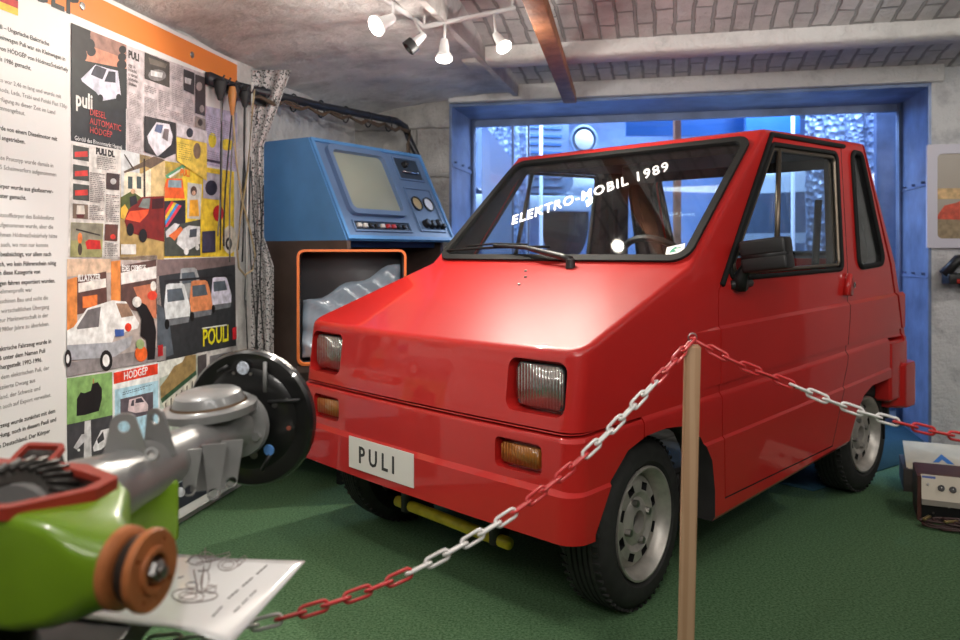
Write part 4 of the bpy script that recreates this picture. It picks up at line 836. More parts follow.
# ------------------------------------------------------------------ track lights
M_lampw = mat('white_lamp_metal', (.72, .71, .70), .35); M_glow = mat('lamp_glow', (1, .93, .82), .3, emit=11)
track = empty('ceiling_light_track', (at(412, 18, 3.25).x, 3.25, 2.03)); tag(track, 'thin white ceiling rail with four small spotlights below the rough plaster', 'light rail')
b = B(); P1_ = at(385, -3, 3.0); P2_ = at(412, 17, 3.35); P3_ = at(515, 8, 3.45); P0_ = at(352, -22, 2.75)
for A_, Q_ in ((P0_, P2_), (at(424, 27, 3.34), P3_)): tube(b, [A_, Q_], .011, 8)
tube(b, [P2_, at(424, 27, 3.34)], .009, 8); obj('rail', b, M_lampw, track)
for (u, v) in ((424, 27), (512, 8)):
    b = B(); q = at(u, v, 3.34 if u < 500 else 3.45); tube(b, [q, q+Vector((0, 0, .12))], .006, 6); obj('rail_hanger', b, M_lampw, track)
def spot(name, label, u, v, Y, ux, vx, Yx, on=True, R=.034):
    """bulb face centre at (u,v,Y), stem foot at (ux,vx,Yx)"""
    face = at(u, v, Y); foot = at(ux, vx, Yx); 
    r = empty(name, foot); tag(r, label, 'spotlight')
    return r, face, foot
def lamp_head(r, face, foot, d, R, on):
    d = d.normalized(); neck = face-d*.085
    b = B(); tube(b, [foot, (foot+neck)/2+Vector((0, 0, -.004)), neck], .006, 8); obj('stem', b, M_lampw, r)
    b = B(); lathe(b, [(-.09, 0), (-.09, R*.42), (-.06, R*.55), (-.03, R*.62), (-.012, R*.95), (0, R), (.002, R*.93), (-.006, R*.86)], face, d, 24); obj('lamp_housing', b, M_lampw, r)
    if on:
        b = B(); lathe(b, [(-.004, R*.88), (.001, R*.6), (.003, 0)], face, d, 24); obj('bulb_face', b, M_glow, r)
        lamp('bulb_light', 'POINT', face+d*.05, 4, (1, .93, .84), .014)
        lamp('spot_beam', 'SPOT', face+d*.02, on, (1, .92, .80), .014, face+d, 125, .7)
    else:
        b = B(); lathe(b, [(-.03, R*.7), (-.03, R*.98), (.004, R*1.03), (.004, R*.85), (-.02, R*.6), (-.02, 0)], face, d, 24)
        obj('black_grille', b, M_black, r)
tv = lambda f, q: (Vector(q)-f)
for (lab, u, v, Y, ux, vx, Yx, aim, on, R) in (
    ('lit white spotlight at the left end of the rail, turned to the poster wall', 376, 26, 2.95, 394, 2, 3.0, (-1.5, 1.9, 1.0), 34, .040),
    ('unlit white spotlight with a black slotted front, hanging below the rail bend', 408.5, 48, 3.30, 415, 22, 3.35, (-.75, 3.2, 1.5), 0, .032),
    ('lit white spotlight pointing straight down between the unlit one and the wooden beam', 444, 59, 3.30, 445, 24, 3.36, (-.15, 2.95, .8), 60, .036),
    ('lit white spotlight nearest the wooden beam, tilted to the right', 504, 47, 3.30, 494, 14, 3.42, (.62, 2.5, .9), 44, .034)):
    r, f, ft = spot('spotlight', lab, u, v, Y, ux, vx, Yx); lamp_head(r, f, ft, tv(f, aim), R, on)

# ------------------------------------------------------------------ wooden ceiling beam, pipe
M_oldwood = mat('rust_brown_wood', (.28, .115, .055), .7, noise=.35, nscale=12, bump=.3)
b = B(); f0 = at(570, 101, 4.93); n0_ = Vector((.118, 2.5, f0.z)); dx = (n0_-f0); L_ = dx.length; ex_ = dx.normalized(); ey_ = Vector((-ex_.y, ex_.x, 0)).normalized(); ez_ = ex_.cross(ey_)
box(b, 0, L_, -.04, .04, -.015 if ez_.z > 0 else -.045, .045 if ez_.z > 0 else .015, M=frameM(f0, ex_, ey_, ez_), bev=.004)
o = obj('ceiling_beam', b, M_oldwood); tag(o, 'rust-brown wooden beam running under the painted ceiling to the opening', 'beam')
M_pipe = mat('black_pipe', (.02, .022, .03), .4)
pa, pb = at(236, 86, 3.62), at(405, 125, 5.05); pipe = empty('wall_pipe', pa); tag(pipe, 'black pipe with cables running below the ceiling behind the blue console', 'pipe')
b = B(); tube(b, [pa, at(320, 106, 4.2), at(396, 121, 4.98), at(405, 127, 5.04), at(409, 138, 5.06), at(420, 162, 5.06), at(421, 250, 5.06)], .022, 12); obj('pipe_run', b, M_pipe, pipe)
b = B(); K = 26; P = [pa.lerp(pb, k/(K-1))+Vector((.03, -.03, -.045-.012*math.sin(k*2.1))) for k in range(K)]; tube(b, P, .008, 6); tube(b, [q+Vector((.008, -.008, .012*math.cos(k))) for k, q in enumerate(P)], .005, 6); tube(b, [P[-1], at(408, 145, 5.0), at(412, 200, 5.0)], .012, 6)
obj('cable', b, mat('brown_cable', (.10, .065, .04), .6), pipe)
for k in range(6):
    q = pa.lerp(pb, .12+k*.15); b = B(); tube(b, [q+Vector((.02*math.cos(a), -.02*math.cos(a)*.4, -.018+.045*math.sin(a))) for a in [2*PI*j/12 for j in range(12)]], .004, 6, True); obj('cable_clip', b, M_pipe, pipe)

# ------------------------------------------------------------------ speckled curtain and hanging cords
def specmat():
    m = mat('speckled_fabric', (.6, .6, .6), .9); nt = m.node_tree; bs = nt.nodes['Principled BSDF']; tc = nt.nodes.new('ShaderNodeTexCoord'); n = nt.nodes.new('ShaderNodeTexNoise'); n.inputs['Scale'].default_value = 105; n.inputs['Detail'].default_value = 2
    r = nt.nodes.new('ShaderNodeValToRGB'); r.color_ramp.interpolation = 'CONSTANT'; r.color_ramp.elements[0].color = (.02, .02, .022, 1); r.color_ramp.elements[1].position = .44; r.color_ramp.elements[1].color = (.62, .60, .60, 1)
    e = r.color_ramp.elements.new(.60); e.color = (.25, .06, .05, 1); e2 = r.color_ramp.elements.new(.625); e2.color = (.66, .65, .65, 1)
    nt.links.new(tc.outputs['Object'], n.inputs['Vector']); nt.links.new(n.outputs['Fac'], r.inputs[0]); nt.links.new(r.outputs[0], bs.inputs['Base Color']); return m
b = B(); rows = []
NU, NV = 60, 40
for j in range(NV+1):
    t = j/NV; vpx = 70+(372-70)*t; row = []
    lft = 243+2*t; rgt = 291-28*min(1, t/.25) if t < .25 else (263 if t < .55 else 263+ (273-263)*(t-.55)/.1 if t < .65 else 273)
    for i in range(NU+1):
        s = i/NU; u = lft+(rgt-lft)*s; Y = 3.80+.010*math.sin(s*PI*7+t*.8)+.01*math.sin(s*PI*3+2)
        row.append(b.verts.new(at(u, vpx, Y)))
    rows.append(row)
for j in range(NV):
    for i in range(NU): b.faces.new((rows[j][i], rows[j+1][i], rows[j+1][i+1], rows[j][i+1]))
o = obj('curtain', b, specmat(), base=at(255, 372, 3.8)); so = o.modifiers.new('s', 'SOLIDIFY'); so.thickness = .004
tag(o, 'gathered black and white speckled curtain hanging between poster and blue console', 'curtain')
M_cord = [mat('black_cord', (.02, .02, .022), .6), mat('beige_cord', (.42, .33, .20), .7), mat('grey_cord', (.2, .2, .2), .6)]
rail = empty('hook_rail', ppos(200, 78, .05)); tag(rail, 'dark narrow hook rail mounted at the upper right of the poster', 'rail')
b = B(); q0, q1 = pp(204, 78)[0], pp(241, 90)[0]; zr = pp(225, 88)[1]; prism(b, [(q0, zr-.02), (q1+.25, zr-.02), (q1+.25, zr+.03), (q0, zr+.03)], PO, pd_, PZ, pn, .004, .03); obj('rail_board', b, M_pipe, rail)
for k in range(6):
    b = B(); a = q0+(q1-q0)*(k+.4)/6; c = PO+pd_*a+PZ*(zr-.0)+pn*.03; tube(b, [c, c+pn*.04, c+pn*.05+PZ*.02], .004, 6); obj('hook', b, M_pipe, rail)
def cord(label, pts, r, m, head=None, grp=None):
    t = empty('hanging_cord', pts[0]); tag(t, label, 'cord', grp)
    b = B(); tube(b, pts, r, 6); obj('cord_run', b, m, t)
    if head:
        h, R, mm = head; b = B(); lathe(b, [(0, 0), (0, R*.7), (h*.2, R), (h*.6, R*.8), (h, R*.35), (h, 0)], pts[0]+PZ*.02, -PZ, 14); obj('plug_head', b, mm, t)
rr_ = random.Random(3)
for k, (u, v0, v1, bend) in enumerate(((209, 84, 236, 3), (214, 84, 250, -2), (219, 90, 246, 4), (226, 88, 262, 3), (232, 92, 250, -3), (236, 94, 262, 2))):
    pts = [ppos(u+bend*math.sin(t*3.1+k)+(-2*t if k % 2 else 2*t), v0+(v1-v0)*t, .05-.02*t) for t in [j/10 for j in range(11)]]
    cord('dark thin cable hanging from the hook rail in front of the poster edge', pts, .0035, M_cord[0 if k % 3 else 2], (.09, .026, M_cord[0]) if k in (0, 2, 4) else (.06, .015, M_cord[0]), 'dark cables hanging from the hook rail')
cord('beige cord with orange grip and long loop, hanging over the poster', [ppos(u, v, .07) for u, v in ((217, 92), (218, 120), (221, 160), (227, 200), (236, 232), (241, 255), (238, 270), (230, 275), (224, 268), (222, 250), (226, 215), (233, 170), (238, 110), (240, 90))], .0045, M_cord[1], (.12, .018, mat('orange_wood_grip', (.5, .2, .05), .5)))
b = B(); q = ppos(240, 83, .06); tube(b, [q, ppos(240, 112, .06)], .012, 6, sx=.5); tube(b, [ppos(238, 112, .05), ppos(236, 300, .05)], .009, 6, sx=.4); o = obj('power_strip', b, M_lampw); tag(o, 'narrow white cable duct with socket at the poster edge beside the curtain', 'cable duct')
for k in range(6):
    u = 244+k*3.4; pts = [at(u+3*math.sin(t*4+k*1.7)+ (k%3)*2*t, 150+k*7+(350-150-k*7)*t, 3.72-.02*k % .05) for t in [j/12 for j in range(13)]]
    t_ = B(); tube(t_, pts, .0028, 5); o = obj('hanging_cable', t_, M_cord[0]); tag(o, 'thin dark cable dangling in front of the speckled curtain', 'cable', 'thin cables on the curtain')

# ------------------------------------------------------------------ blue console with screen on its rack
CN = Vector((-.599, 3.60, 0)); cd = Vector((.545, .838, 0)).normalized(); cn = Vector((.838, -.545, 0)).normalized()   # cd: along the front, cn: front normal
CZ0, CZ1, CWd, CDp, CLn = 1.130, 1.613, .852, .54, .243
cons = empty('blue_console', CN-cn*.25+cd*.4+PZ*CZ0); tag(cons, 'blue sheet-metal test console with a slanted front, screen and dials', 'console')
M_cblue = mat('console_blue', (.085, .25, .54), .45, noise=.10, nscale=6); M_cpan = mat('console_panel_blue', (.115, .19, .34), .4, noise=.1, nscale=5)
b = B(); prism(b, [(0, CZ0), (-CDp, CZ0), (-CDp, CZ1), (-CLn, CZ1)], CN, cn, PZ, cd, 0, CWd)
ch = obj('console_housing', b, M_cblue, cons, smooth=False)
sl = Vector((0, 0, 0))+(-cn*CLn+PZ*(CZ1-CZ0)); SH = sl.length; sl.normalize(); sn = cd.cross(sl).normalized()
if sn.dot(cn) < 0: sn = -sn
SO = CN+PZ*CZ0
def cfr(x, y, d=0): return SO+cd*x+sl*y+sn*d
# front frame + recessed panel parts
b = B(); O_ = [(.004, .004), (CWd-.004, .004), (CWd-.004, SH-.004), (.004, SH-.004)]; I_ = inset(O_, .018); band(b, O_, I_, SO, cd, sl, sn, .0, .012); obj('front_rim', b, M_cblue, cons, smooth=False)
b = B(); prism(b, I_, SO, cd, sl, sn, .0005, .004); obj('front_panel', b, M_cpan, cons, smooth=False)
scr = rounded([(.10, .155), (.475, .155), (.475, .475), (.10, .475)], .03)
b = B(); band(b, rounded([(.075, .13), (.505, .13), (.505, .505), (.075, .505)], .04), rounded([(.10, .155), (.475, .155), (.475, .475), (.10, .475)], .03), SO, cd, sl, sn, .003, .028); obj('screen_surround', b, M_cpan, cons)
M_scr = mat('grey_screen', (.30, .33, .28), .14, 0, .4)
b = B(); t = B(); NX = 14
g = [[t.verts.new(cfr(.10+.375*i/NX, .155+.32*j/NX, .006+.02*(1-((i/NX-.5)*2)**2)*(1-((j/NX-.5)*2)**2))) for i in range(NX+1)] for j in range(NX+1)]
for j in range(NX):
    for i in range(NX): t.faces.new((g[j][i], g[j][i+1], g[j+1][i+1], g[j+1][i]))
add(b, t); obj('screen', b, M_scr, cons)
def recess(x0, y0, x1, y1, name='recessed_panel', m=None):
    b = B(); band(b, [(x0, y0), (x1, y0), (x1, y1), (x0, y1)], inset([(x0, y0), (x1, y0), (x1, y1), (x0, y1)], .008), SO, cd, sl, sn, .003, .012); prism(b, [(x0+.004, y0+.004), (x1-.004, y0+.004), (x1-.004, y1-.004), (x0+.004, y1-.004)], SO, cd, sl, sn, .004, .005, 1)
    return obj(name, b, [M_cpan, m or mat('console_dark', (.03, .045, .07), .4)], cons, smooth=False)
r1 = recess(.575, .36, .79, .50); r2 = recess(.575, .055, .80, .315, m=M_cpan); r3 = recess(.075, .045, .50, .105)
for q, (x, y) in enumerate(((.635, .22), (.735, .22))):
    b = B(); lathe(b, [(.004, .042), (.014, .042), (.014, .036), (.008, .034)], cfr(x, y), sn, 24); dl = obj('dial', b, M_black, cons)
    b = B(); lathe(b, [(.009, .035), (.010, 0)], cfr(x, y), sn, 24); obj('dial_face', b, mat('dial_cream', (.45, .36, .18), .3) if q == 0 else mat('dial_white', (.75, .80, .9), .3), dl)
for x, y, R in ((.64, .10, .024), (.685, .095, .024), (.735, .10, .026), (.775, .085, .014), (.66, .455, .02)):
    b = B(); lathe(b, [(.004, R), (.03, R*.85), (.034, R*.6), (.034, 0)], cfr(x, y), sn, 18); obj('knob', b, M_black, cons)
b = B(); tube(b, [cfr(.62, .41, .012), cfr(.75, .405, .012)], .006, 6); obj('lever', b, M_chrome, cons)
for k in range(9):
    b = B(); x = .11+k*.042; box(b, -.012, .012, -.010, .010, 0, .014, M=frameM(cfr(x, .075, .004), cd, sl, sn), bev=.002)
    obj('push_button', b, mat('button_red', (.5, .03, .03), .4) if k in (5, 6) else (mat('button_white', (.6, .58, .55), .4) if k in (0, 1, 4) else M_black), cons)
# rack under the console
M_rack = mat('dark_brown_panel', (.085, .055, .045), .5, noise=.2, nscale=8)
rack = empty('console_rack', CN-cn*.25+cd*.4); tag(rack, 'dark brown rack under the blue console holding an orange-rimmed case', 'rack')
def rk(x0, x1, n0, n1, z0, z1, bm): box(bm, x0, x1, n0, n1, z0, z1, M=frameM(CN, cd, cn, (0, 0, 1)) if cd.cross(cn).z > 0 else frameM(CN, cn, cd, (0, 0, 1)))
def rbox(bm, x0, x1, n0, n1, z0, z1): prism(bm, [(x0, n0), (x1, n0), (x1, n1), (x0, n1)], CN, cd, cn, PZ, z0, z1)
b = B(); rbox(b, 0.0, .025, -.54, .0, .15, 1.13); obj('side_panel', b, M_rack, rack, smooth=False)
b = B(); rbox(b, .80, .825, -.54, -.06, .15, 1.13); obj('side_panel', b, M_rack, rack, smooth=False)
b = B(); rbox(b, .025, .80, -.54, -.52, .15, 1.13); obj('back_panel', b, M_rack, rack, smooth=False)
b = B(); rbox(b, .025, .80, -.52, -.04, .15, .175); obj('bottom_panel', b, M_rack, rack, smooth=False)
for q_ in ((.06, -.48), (.06, -.12), (.74, -.48), (.74, -.12)):
    b = B(); rbox(b, q_[0], q_[0]+.03, q_[1], q_[1]+.03, 0, .15); obj('foot', b, M_black, rack, smooth=False)
b = B(); rbox(b, .025, .80, -.52, -.04, .55, .575); obj('shelf', b, M_rack, rack, smooth=False)
b = B(); rbox(b, .025, .80, -.52, -.10, 1.10, 1.129); obj('top_panel', b, mat('dark_blue_panel', (.015, .05, .16), .5), rack, smooth=False)
# orange rimmed case (its opening faces the camera)
oc = at(350, 252, 3.42); ocx = Vector((.985, .17, 0)).normalized(); ocn = Vector((.17, -.985, 0)).normalized()
OB = Vector((at(297, 252, 3.34).x, 3.34, .603)); cw, chh = .455, .485
b = B(); prism(b, [(.0, -.16), (.455, -.16), (.455, .015), (.0, .015)], OB, ocx, ocn, PZ, -.028, -.002); obj('front_shelf', b, M_rack, rack, smooth=False)
b = B(); prism(b, [(.14, -.30), (.18, -.30), (.18, -.02), (.14, -.02)], OB, ocx, ocn, PZ, -.055, -.028); obj('shelf_bearer', b, M_rack, rack, smooth=False)
case = empty('orange_rimmed_case', OB+ocx*.24-ocn*.1); tag(case, 'open metal case with an orange rim and grey inside, below the blue console', 'case')
O_ = rounded([(0, 0), (cw, 0), (cw, chh), (0, chh)], .03); I_ = rounded(inset([(0, 0), (cw, 0), (cw, chh), (0, chh)], .010), .022)
b = B(); band(b, O_, I_, OB, ocx, PZ, ocn, -.02, .02); obj('orange_rim', b, mat('orange_enamel', (.75, .19, .04), .4), case)
b = B(); band(b, rounded(inset([(0, 0), (cw, 0), (cw, chh), (0, chh)], .003), .028), I_, OB, ocx, PZ, ocn, -.15, -.02); prism(b, I_, OB, ocx, PZ, ocn, -.152, -.146); obj('case_body', b, mat('grey_enamel', (.10, .10, .11), .5), case)
b = B(); t = B(); ng = 16
g = [[t.verts.new(OB+ocx*(.02+(cw-.04)*i/ng)+PZ*(.03+(chh-.26+.17*i/ng)*j/ng + .012*math.sin(i*.9+j*.5)*(j/ng))-ocn*(.03+.07*j/ng+.012*math.sin(i*1.3+j))) for i in range(ng+1)] for j in range(ng+1)]
for j in range(ng):
    for i in range(ng): t.faces.new((g[j][i], g[j][i+1], g[j+1][i+1], g[j+1][i]))
add(b, t); o = obj('plastic_sheet', b, mat('pale_plastic_sheet', (.35, .45, .55), .15, 0, .5)); so = o.modifiers.new('s', 'SOLIDIFY'); so.thickness = .002
tag(o, 'crumpled pale blue plastic sheet lying inside the orange-rimmed case', 'plastic sheet')

# ------------------------------------------------------------------ display table, axle unit, instruction sheet
TZ = .60
tb = empty('display_table', (-1.0, .95, 0)); tag(tb, 'low table with a dark top under the green gearbox', 'table')
M_tab = mat('dark_tabletop', (.028, .027, .028), .42, noise=.25, nscale=8)
b = B(); prism(b, [(-.452, .42), (-.445, 1.02), (-.452, 1.22), (-1.12, 1.30), (-1.24, .42)], (0, 0, 0), (1, 0, 0), (0, 1, 0), PZ, TZ-.035, TZ); bmesh.ops.bevel(b, geom=list(b.edges), offset=.003, segments=2, affect='EDGES'); obj('tabletop', b, M_tab, tb, wn=True)
for x, y in ((-.52, .50), (-.52, 1.15), (-1.16, .50), (-1.06, 1.2)):
    b = B(); box(b, x-.025, x+.025, y-.025, y+.025, 0, TZ-.036, bev=.003); obj('leg', b, M_tab, tb)
# sheet
pc = [Vector((-.265, 1.212, 0)), Vector((-.312, .990, 0))]; e_s = (pc[1]-pc[0]).normalized(); e_l = Vector((-.50-(-.265), 1.322-1.212, 0)).normalized()
e_l = Vector((e_s.y, -e_s.x, 0)); e_l = e_l if e_l.x < 0 else -e_l
sheet = empty('instruction_sheet', pc[0]+e_l*.15+e_s*.1+PZ*(TZ+.002)); tag(sheet, 'laminated white sheet with exploded parts drawings, overhanging the table edge', 'sheet')
def sh_p(a, c, d=0):     # a along long side from right edge, c along the short side
    return pc[0]+e_l*a+e_s*c+PZ*(TZ+.0025+d - .020*max(0, (.10-a)/.10)**2*(c/.21) + .006*max(0, (.12-a)/.12))
b = B(); n1, n2 = 24, 16; g = [[b.verts.new(sh_p(.30*i/n1, .225*j/n2)) for i in range(n1+1)] for j in range(n2+1)]
for j in range(n2):
    for i in range(n1): b.faces.new((g[j][i], g[j][i+1], g[j+1][i+1], g[j+1][i]))
bmesh.ops.recalc_face_normals(b, faces=b.faces); o = obj('paper', b, mat('laminated_paper', (.84, .82, .82), .18, 0, .6), sheet); so = o.modifiers.new('s', 'SOLIDIFY'); so.thickness = .0012; so.offset = 0
def sline(bm, pts, w): tube(bm, [sh_p(a, c, .0014) for a, c in pts], w, 4)
def pt2(u, v):
    d = Vector(((u-480)/F, 1, (HV-v)/F)); k = (TZ+.004-HC)/d.z; p = Vector((0, 0, HC))+d*k-pc[0]; p.z = 0; return (p.dot(e_l), p.dot(e_s))
b = B()
def el(u, v, ru, rv, rot=0, w=.0007, n=16): sline(b, [pt2(u+ru*math.cos(2*PI*k/n)*math.cos(rot)-rv*math.sin(2*PI*k/n)*math.sin(rot), v+ru*math.cos(2*PI*k/n)*math.sin(rot)+rv*math.sin(2*PI*k/n)*math.cos(rot)) for k in range(n+1)], w)
for a in ((188, 596, 16, 7, .1), (188, 596, 9, 4, .1), (198, 598, 20, 5, -.1), (228, 565, 10, 6, -.1), (228, 565, 6, 3.5, -.1), (197, 560, 9, 5, 0), (207, 557, 8, 5, .2), (205, 580, 4, 10, .1), (192, 585, 6, 3, 0), (211, 590, 5, 4, 0)): el(*a)
for s_ in (((236, 562), (245, 556), (247, 559), (238, 567)), ((194, 570), (198, 592)), ((204, 566), (201, 594)), ((206, 558), (230, 552), (230, 555), (210, 562)), ((205, 548), (205, 555)), ((186, 562), (195, 555), (214, 556)), ((178, 578), (184, 576)), ((196, 563), (212, 560), (208, 570), (198, 571)), ((200, 594), (217, 586))): sline(b, [pt2(*q) for q in s_], .0009)
obj('printed_drawing', b, ink(140, 125, 122), sheet)
b = B()
for (u0, v0, u1, v1) in ((267, 567, 224, 602), (256, 590, 232, 611), (222, 606, 212, 616)):
    n = 12
    for k in range(n):
        if k % 4 == 3: continue
        q0_ = pt2(u0+(u1-u0)*k/n, v0+(v1-v0)*k/n); q1_ = pt2(u0+(u1-u0)*(k+.8)/n, v0+(v1-v0)*(k+.8)/n); sline(b, [q0_, q1_], .0011)
obj('printed_caption', b, ink(110, 104, 106), sheet)
# axle unit
M_ag = mat('grey_axle_paint', (.25, .248, .243), .34, .1, .35, noise=.12, nscale=14); M_gr = mat('lime_green_paint', (.20, .36, .015), .32, 0, .5, noise=.15, nscale=6, bump=.06, bscale=25)
M_or = mat('orange_flange_paint', (.58, .19, .06), .5, noise=.15, nscale=30); M_gs = mat('red_gasket_paint', (.42, .045, .025), .45); M_gear = mat('dark_gear_steel', (.06, .055, .05), .38, .6)
ax = empty('rear_axle_unit', (-.62, 1.0, TZ)); tag(ax, 'cut-open rear axle with lime green gearbox, grey tube and black brake plate', 'axle')
A0 = Vector((-.545, 1.10, .735)); D0 = Vector((-.452, 1.57, .751)); ad = (D0-A0).normalized()
def alon(t): return A0+(D0-A0)*t
def axf(t, r):
    return (t*(D0-A0).length, r)
b = B(); lathe(b, [axf(-.25, 0), axf(-.25, .060), axf(.0, .058), axf(.10, .050), axf(.20, .046), axf(.42, .042), axf(.62, .036), axf(.80, .034), axf(.86, .044), axf(.88, .062), axf(.905, .064), axf(.91, .040), axf(.97, .036), axf(1.0, .03), axf(1.0, 0)], A0, ad, 32); obj('axle_tube', b, M_ag, ax)
b = B(); lathe(b, [(-.012, .030), (-.012, .085), (-.004, .100), (-.008, .118), (-.008, .129), (-.002, .134), (.010, .135), (.012, .132), (.002, .128), (.0, .118), (.002, .1), (-.002, .09), (-.002, .030)], D0, ad, 56); bp_ = obj('brake_plate', b, mat('gloss_black_paint', (.008, .008, .008), .3, 0, .5), ax)
x_, y_, _ = basis(ad)
def onp(u, v, d=-.02):
    dd_ = Vector(((u-480)/F, 1, (HV-v)/F)); o = Vector((0, 0, HC)); k = (D0+ad*d-o).dot(ad)/dd_.dot(ad); return o+dd_*k
for (u, v, R, m, nm) in ((251, 368, .013, mat('pale_hole_patch', (.55, .60, .68), .5, noise=.4, nscale=200), 'hole_cover'), (277, 450, .011, mat('blue_plug', (.12, .32, .75), .5), 'blue_plug'), (297, 428, .0045, mat('rust_bolt', (.3, .08, .05), .5), 'bolt'), (283, 405, .006, M_steel, 'bolt'), (262, 455, .008, M_steel, 'bolt'), (295, 400, .004, M_steel, 'bolt'), (242, 373, .0035, M_steel, 'rivet'), (259, 374, .0035, M_steel, 'rivet')):
    b = B(); lathe(b, [(0, R), (-.0025, R*.94), (-.003, 0)], onp(u-8, v, -.0125), ad, 14); obj(nm, b, m, bp_)
for (a_, b_) in (((265, 362), (265, 392)), ((268, 402), (300, 400)), ((218, 372), (228, 366)), ((262, 470), (270, 455))):
    b = B(); tube(b, [onp(*a_, -.014), onp(*b_, -.014)], .004, 6); obj('pressed_rib', b, M_black if a_[0] != 265 else M_ag, bp_)
b = B()
for k in range(6):
    a = 2*PI*k/6+.35; q = alon(.88)+(x_*math.cos(a)+y_*math.sin(a))*.050; b = B(); lathe(b, [(-.012, 0), (-.012, .009), (0, .009)], q, ad, 6); obj('flange_bolt', b, M_ag, ax)
# dome cap
dc = alon(.80)+Vector((-.022, -.02, .046)); du = Vector((-.08, -.08, 1)).normalized()
b = B(); lathe(b, [(-.05, .02), (-.012, .05), (-.010, .083), (.004, .085), (.006, .072), (.008, .068)], dc, du, 36); obj('cap_flange', b, M_ag, ax)
b = B(); lathe(b, [(.004, .066), (.012, .064), (.026, .058), (.031, .050), (.033, 0)], dc, du, 36); obj('dome_cap', b, M_ag, ax)
b = B(); lathe(b, [(.006, .067), (.012, .0655)], dc, du, 36); obj('rust_line', b, mat('rust_ring', (.16, .09, .045), .6), ax)
# ears above the tube (plates facing the camera)
def ear(base, wid, h, nrm, up, hole=True, th=.006, name='bracket_ear', flip=1):
    nrm = Vector(nrm).normalized(); up = Vector(up).normalized(); e = up.cross(nrm).normalized()
    poly = rounded([(-wid, -.03), (wid, -.03), (wid*.42, h), (-wid*.42, h)], [.002, .002, wid*.4, wid*.4], 6)
    b = B(); prism(b, poly, base, e, up, nrm, -th/2, th/2); o = obj(name, b, M_ag, ax, ang=40)
    if hole:
        c = Vector(base)+up*(h-wid*.55); t = B(); lathe(t, [(-.03, 0), (-.03, .0085), (.03, .0085), (.03, 0)], c, nrm, 16); M = Matrix.Translation(-ax.location); bmesh.ops.transform(t, matrix=M, verts=t.verts); boolean(o, [t]); resharp(o, 35, False)
    return o
ear(at(125, 447, 1.19)+Vector((0, 0, .0)), .036, .05, (.25, -.97, 0), (-.05, 0, 1)); ear(at(158, 437, 1.25), .030, .045, (-.3, -.95, 0), (-.1, 0, 1))
b = B(); lathe(b, [(0, .010), (.012, .010), (.012, .006), (.004, .006)], at(153, 455, 1.185), (.15, -.9, .35), 16); obj('drain_boss', b, M_ag, ax)
for (u, v, Y, w, h) in ((214, 462, 1.33, .020, .062), (232, 458, 1.36, .018, .050), (190, 468, 1.29, .018, .045)):
    ear(at(u, v, Y), w, h, (.45, -.89, 0), (-.02, 0, -1))
b = B(); prism(b, [(-.028, -.03), (.028, -.03), (.028, .045), (-.028, .045)], at(208, 462, 1.34), (.9, .4, 0), (0, 0, -1), (.4, -.9, 0), 0, .008); obj('spring_plate', b, M_ag, ax, smooth=False)
b = B(); box(b, -.045, .045, -.03, .03, -.075, .02, M=Matrix.Translation(at(146, 492, 1.25)) @ Matrix.Rotation(.5, 4, 'Z'), bev=.006); obj('green_bracket', b, M_gr, ax, wn=True)
# green gearbox housing: sections along +x
gx = Vector((.975, -.22, 0)).normalized(); gy = Vector((.22, .975, 0)).normalized(); G0 = Vector((-.361, .88, .727))
def sect(l, hb, hf, z0, z1, rc, n=6):
    """rounded section at distance l behind the flange; hb/hf half depths back and front"""
    P = rounded([(-hf, z0), (hb, z0), (hb, z1), (-hf, z1)], rc, n); o = G0-gx*l; return [o+gy*p[0]+PZ*(p[1]-.727) for p in P]
secs = [sect(.040, .040, .038, .685, .767, .035), sect(.056, .044, .041, .682, .770, .032), sect(.070, .058, .044, .676, .774, .028), sect(.100, .100, .046, .668, .786, .018), sect(.14, .125, .047, .662, .792, .014), sect(.30, .135, .048, .660, .792, .014), sect(.48, .13, .048, .660, .792, .014)]
b = B(); R_ = [[b.verts.new(p) for p in s] for s in secs]
for A_, Q_ in zip(R_, R_[1:]):
    n = len(A_)
    for i in range(n): b.faces.new((A_[i], A_[(i+1) % n], Q_[(i+1) % n], Q_[i]))
b.faces.new(R_[0][::-1]); b.faces.new(R_[-1]); bmesh.ops.recalc_face_normals(b, faces=b.faces)
gh = obj('gearbox_housing', b, M_gr, ax)
op = [(-.44, -.036), (-.155, -.036), (-.115, .035), (-.12, .075), (-.19, .105), (-.44, .105)]
gh.data.materials.append(M_gear)
t = B(); prism(t, rounded(op, .012), G0-PZ*.727, gx, gy, PZ, .69, .9); bmesh.ops.translate(t, vec=-ax.location, verts=t.verts); boolean(gh, [dk(t)]); resharp(gh, 40, False)
b = B(); opo = [(-.46, -.050), (-.145, -.050), (-.098, .035), (-.105, .085), (-.185, .128), (-.46, .128)]; band(b, rounded(opo, .012), rounded(op, .012), G0-PZ*.727, gx, gy, PZ, .786, .800); obj('gasket_rim', b, M_gs, ax)
b = B(); prism(b, rounded(inset(op, .001), .012), G0-PZ*.727, gx, gy, PZ, .691, .694); obj('inner_floor', b, M_gear, ax)
# bevel gear
bc = G0-gx*.235+gy*.055+PZ*.020; gd = Vector((-.05, -.70, .70)).normalized()
b = B(); lathe(b, [(-.02, .0), (-.02, .076), (.0, .084), (.022, .056), (.026, .036), (.014, .030), (.014, 0)], bc, gd, 48)
xg, yg, _ = basis(gd)
for k in range(30):
    a = 2*PI*k/30; r0 = (xg*math.cos(a)+yg*math.sin(a)); r1 = (xg*math.cos(a+.16)+yg*math.sin(a+.16)); tube(b, [bc+r0*.086+gd*.001, bc+(r0+r1)*.5*.071+gd*.014, bc+r1*.056+gd*.025], .0036, 5)
obj('bevel_gear', b, M_gear, ax)
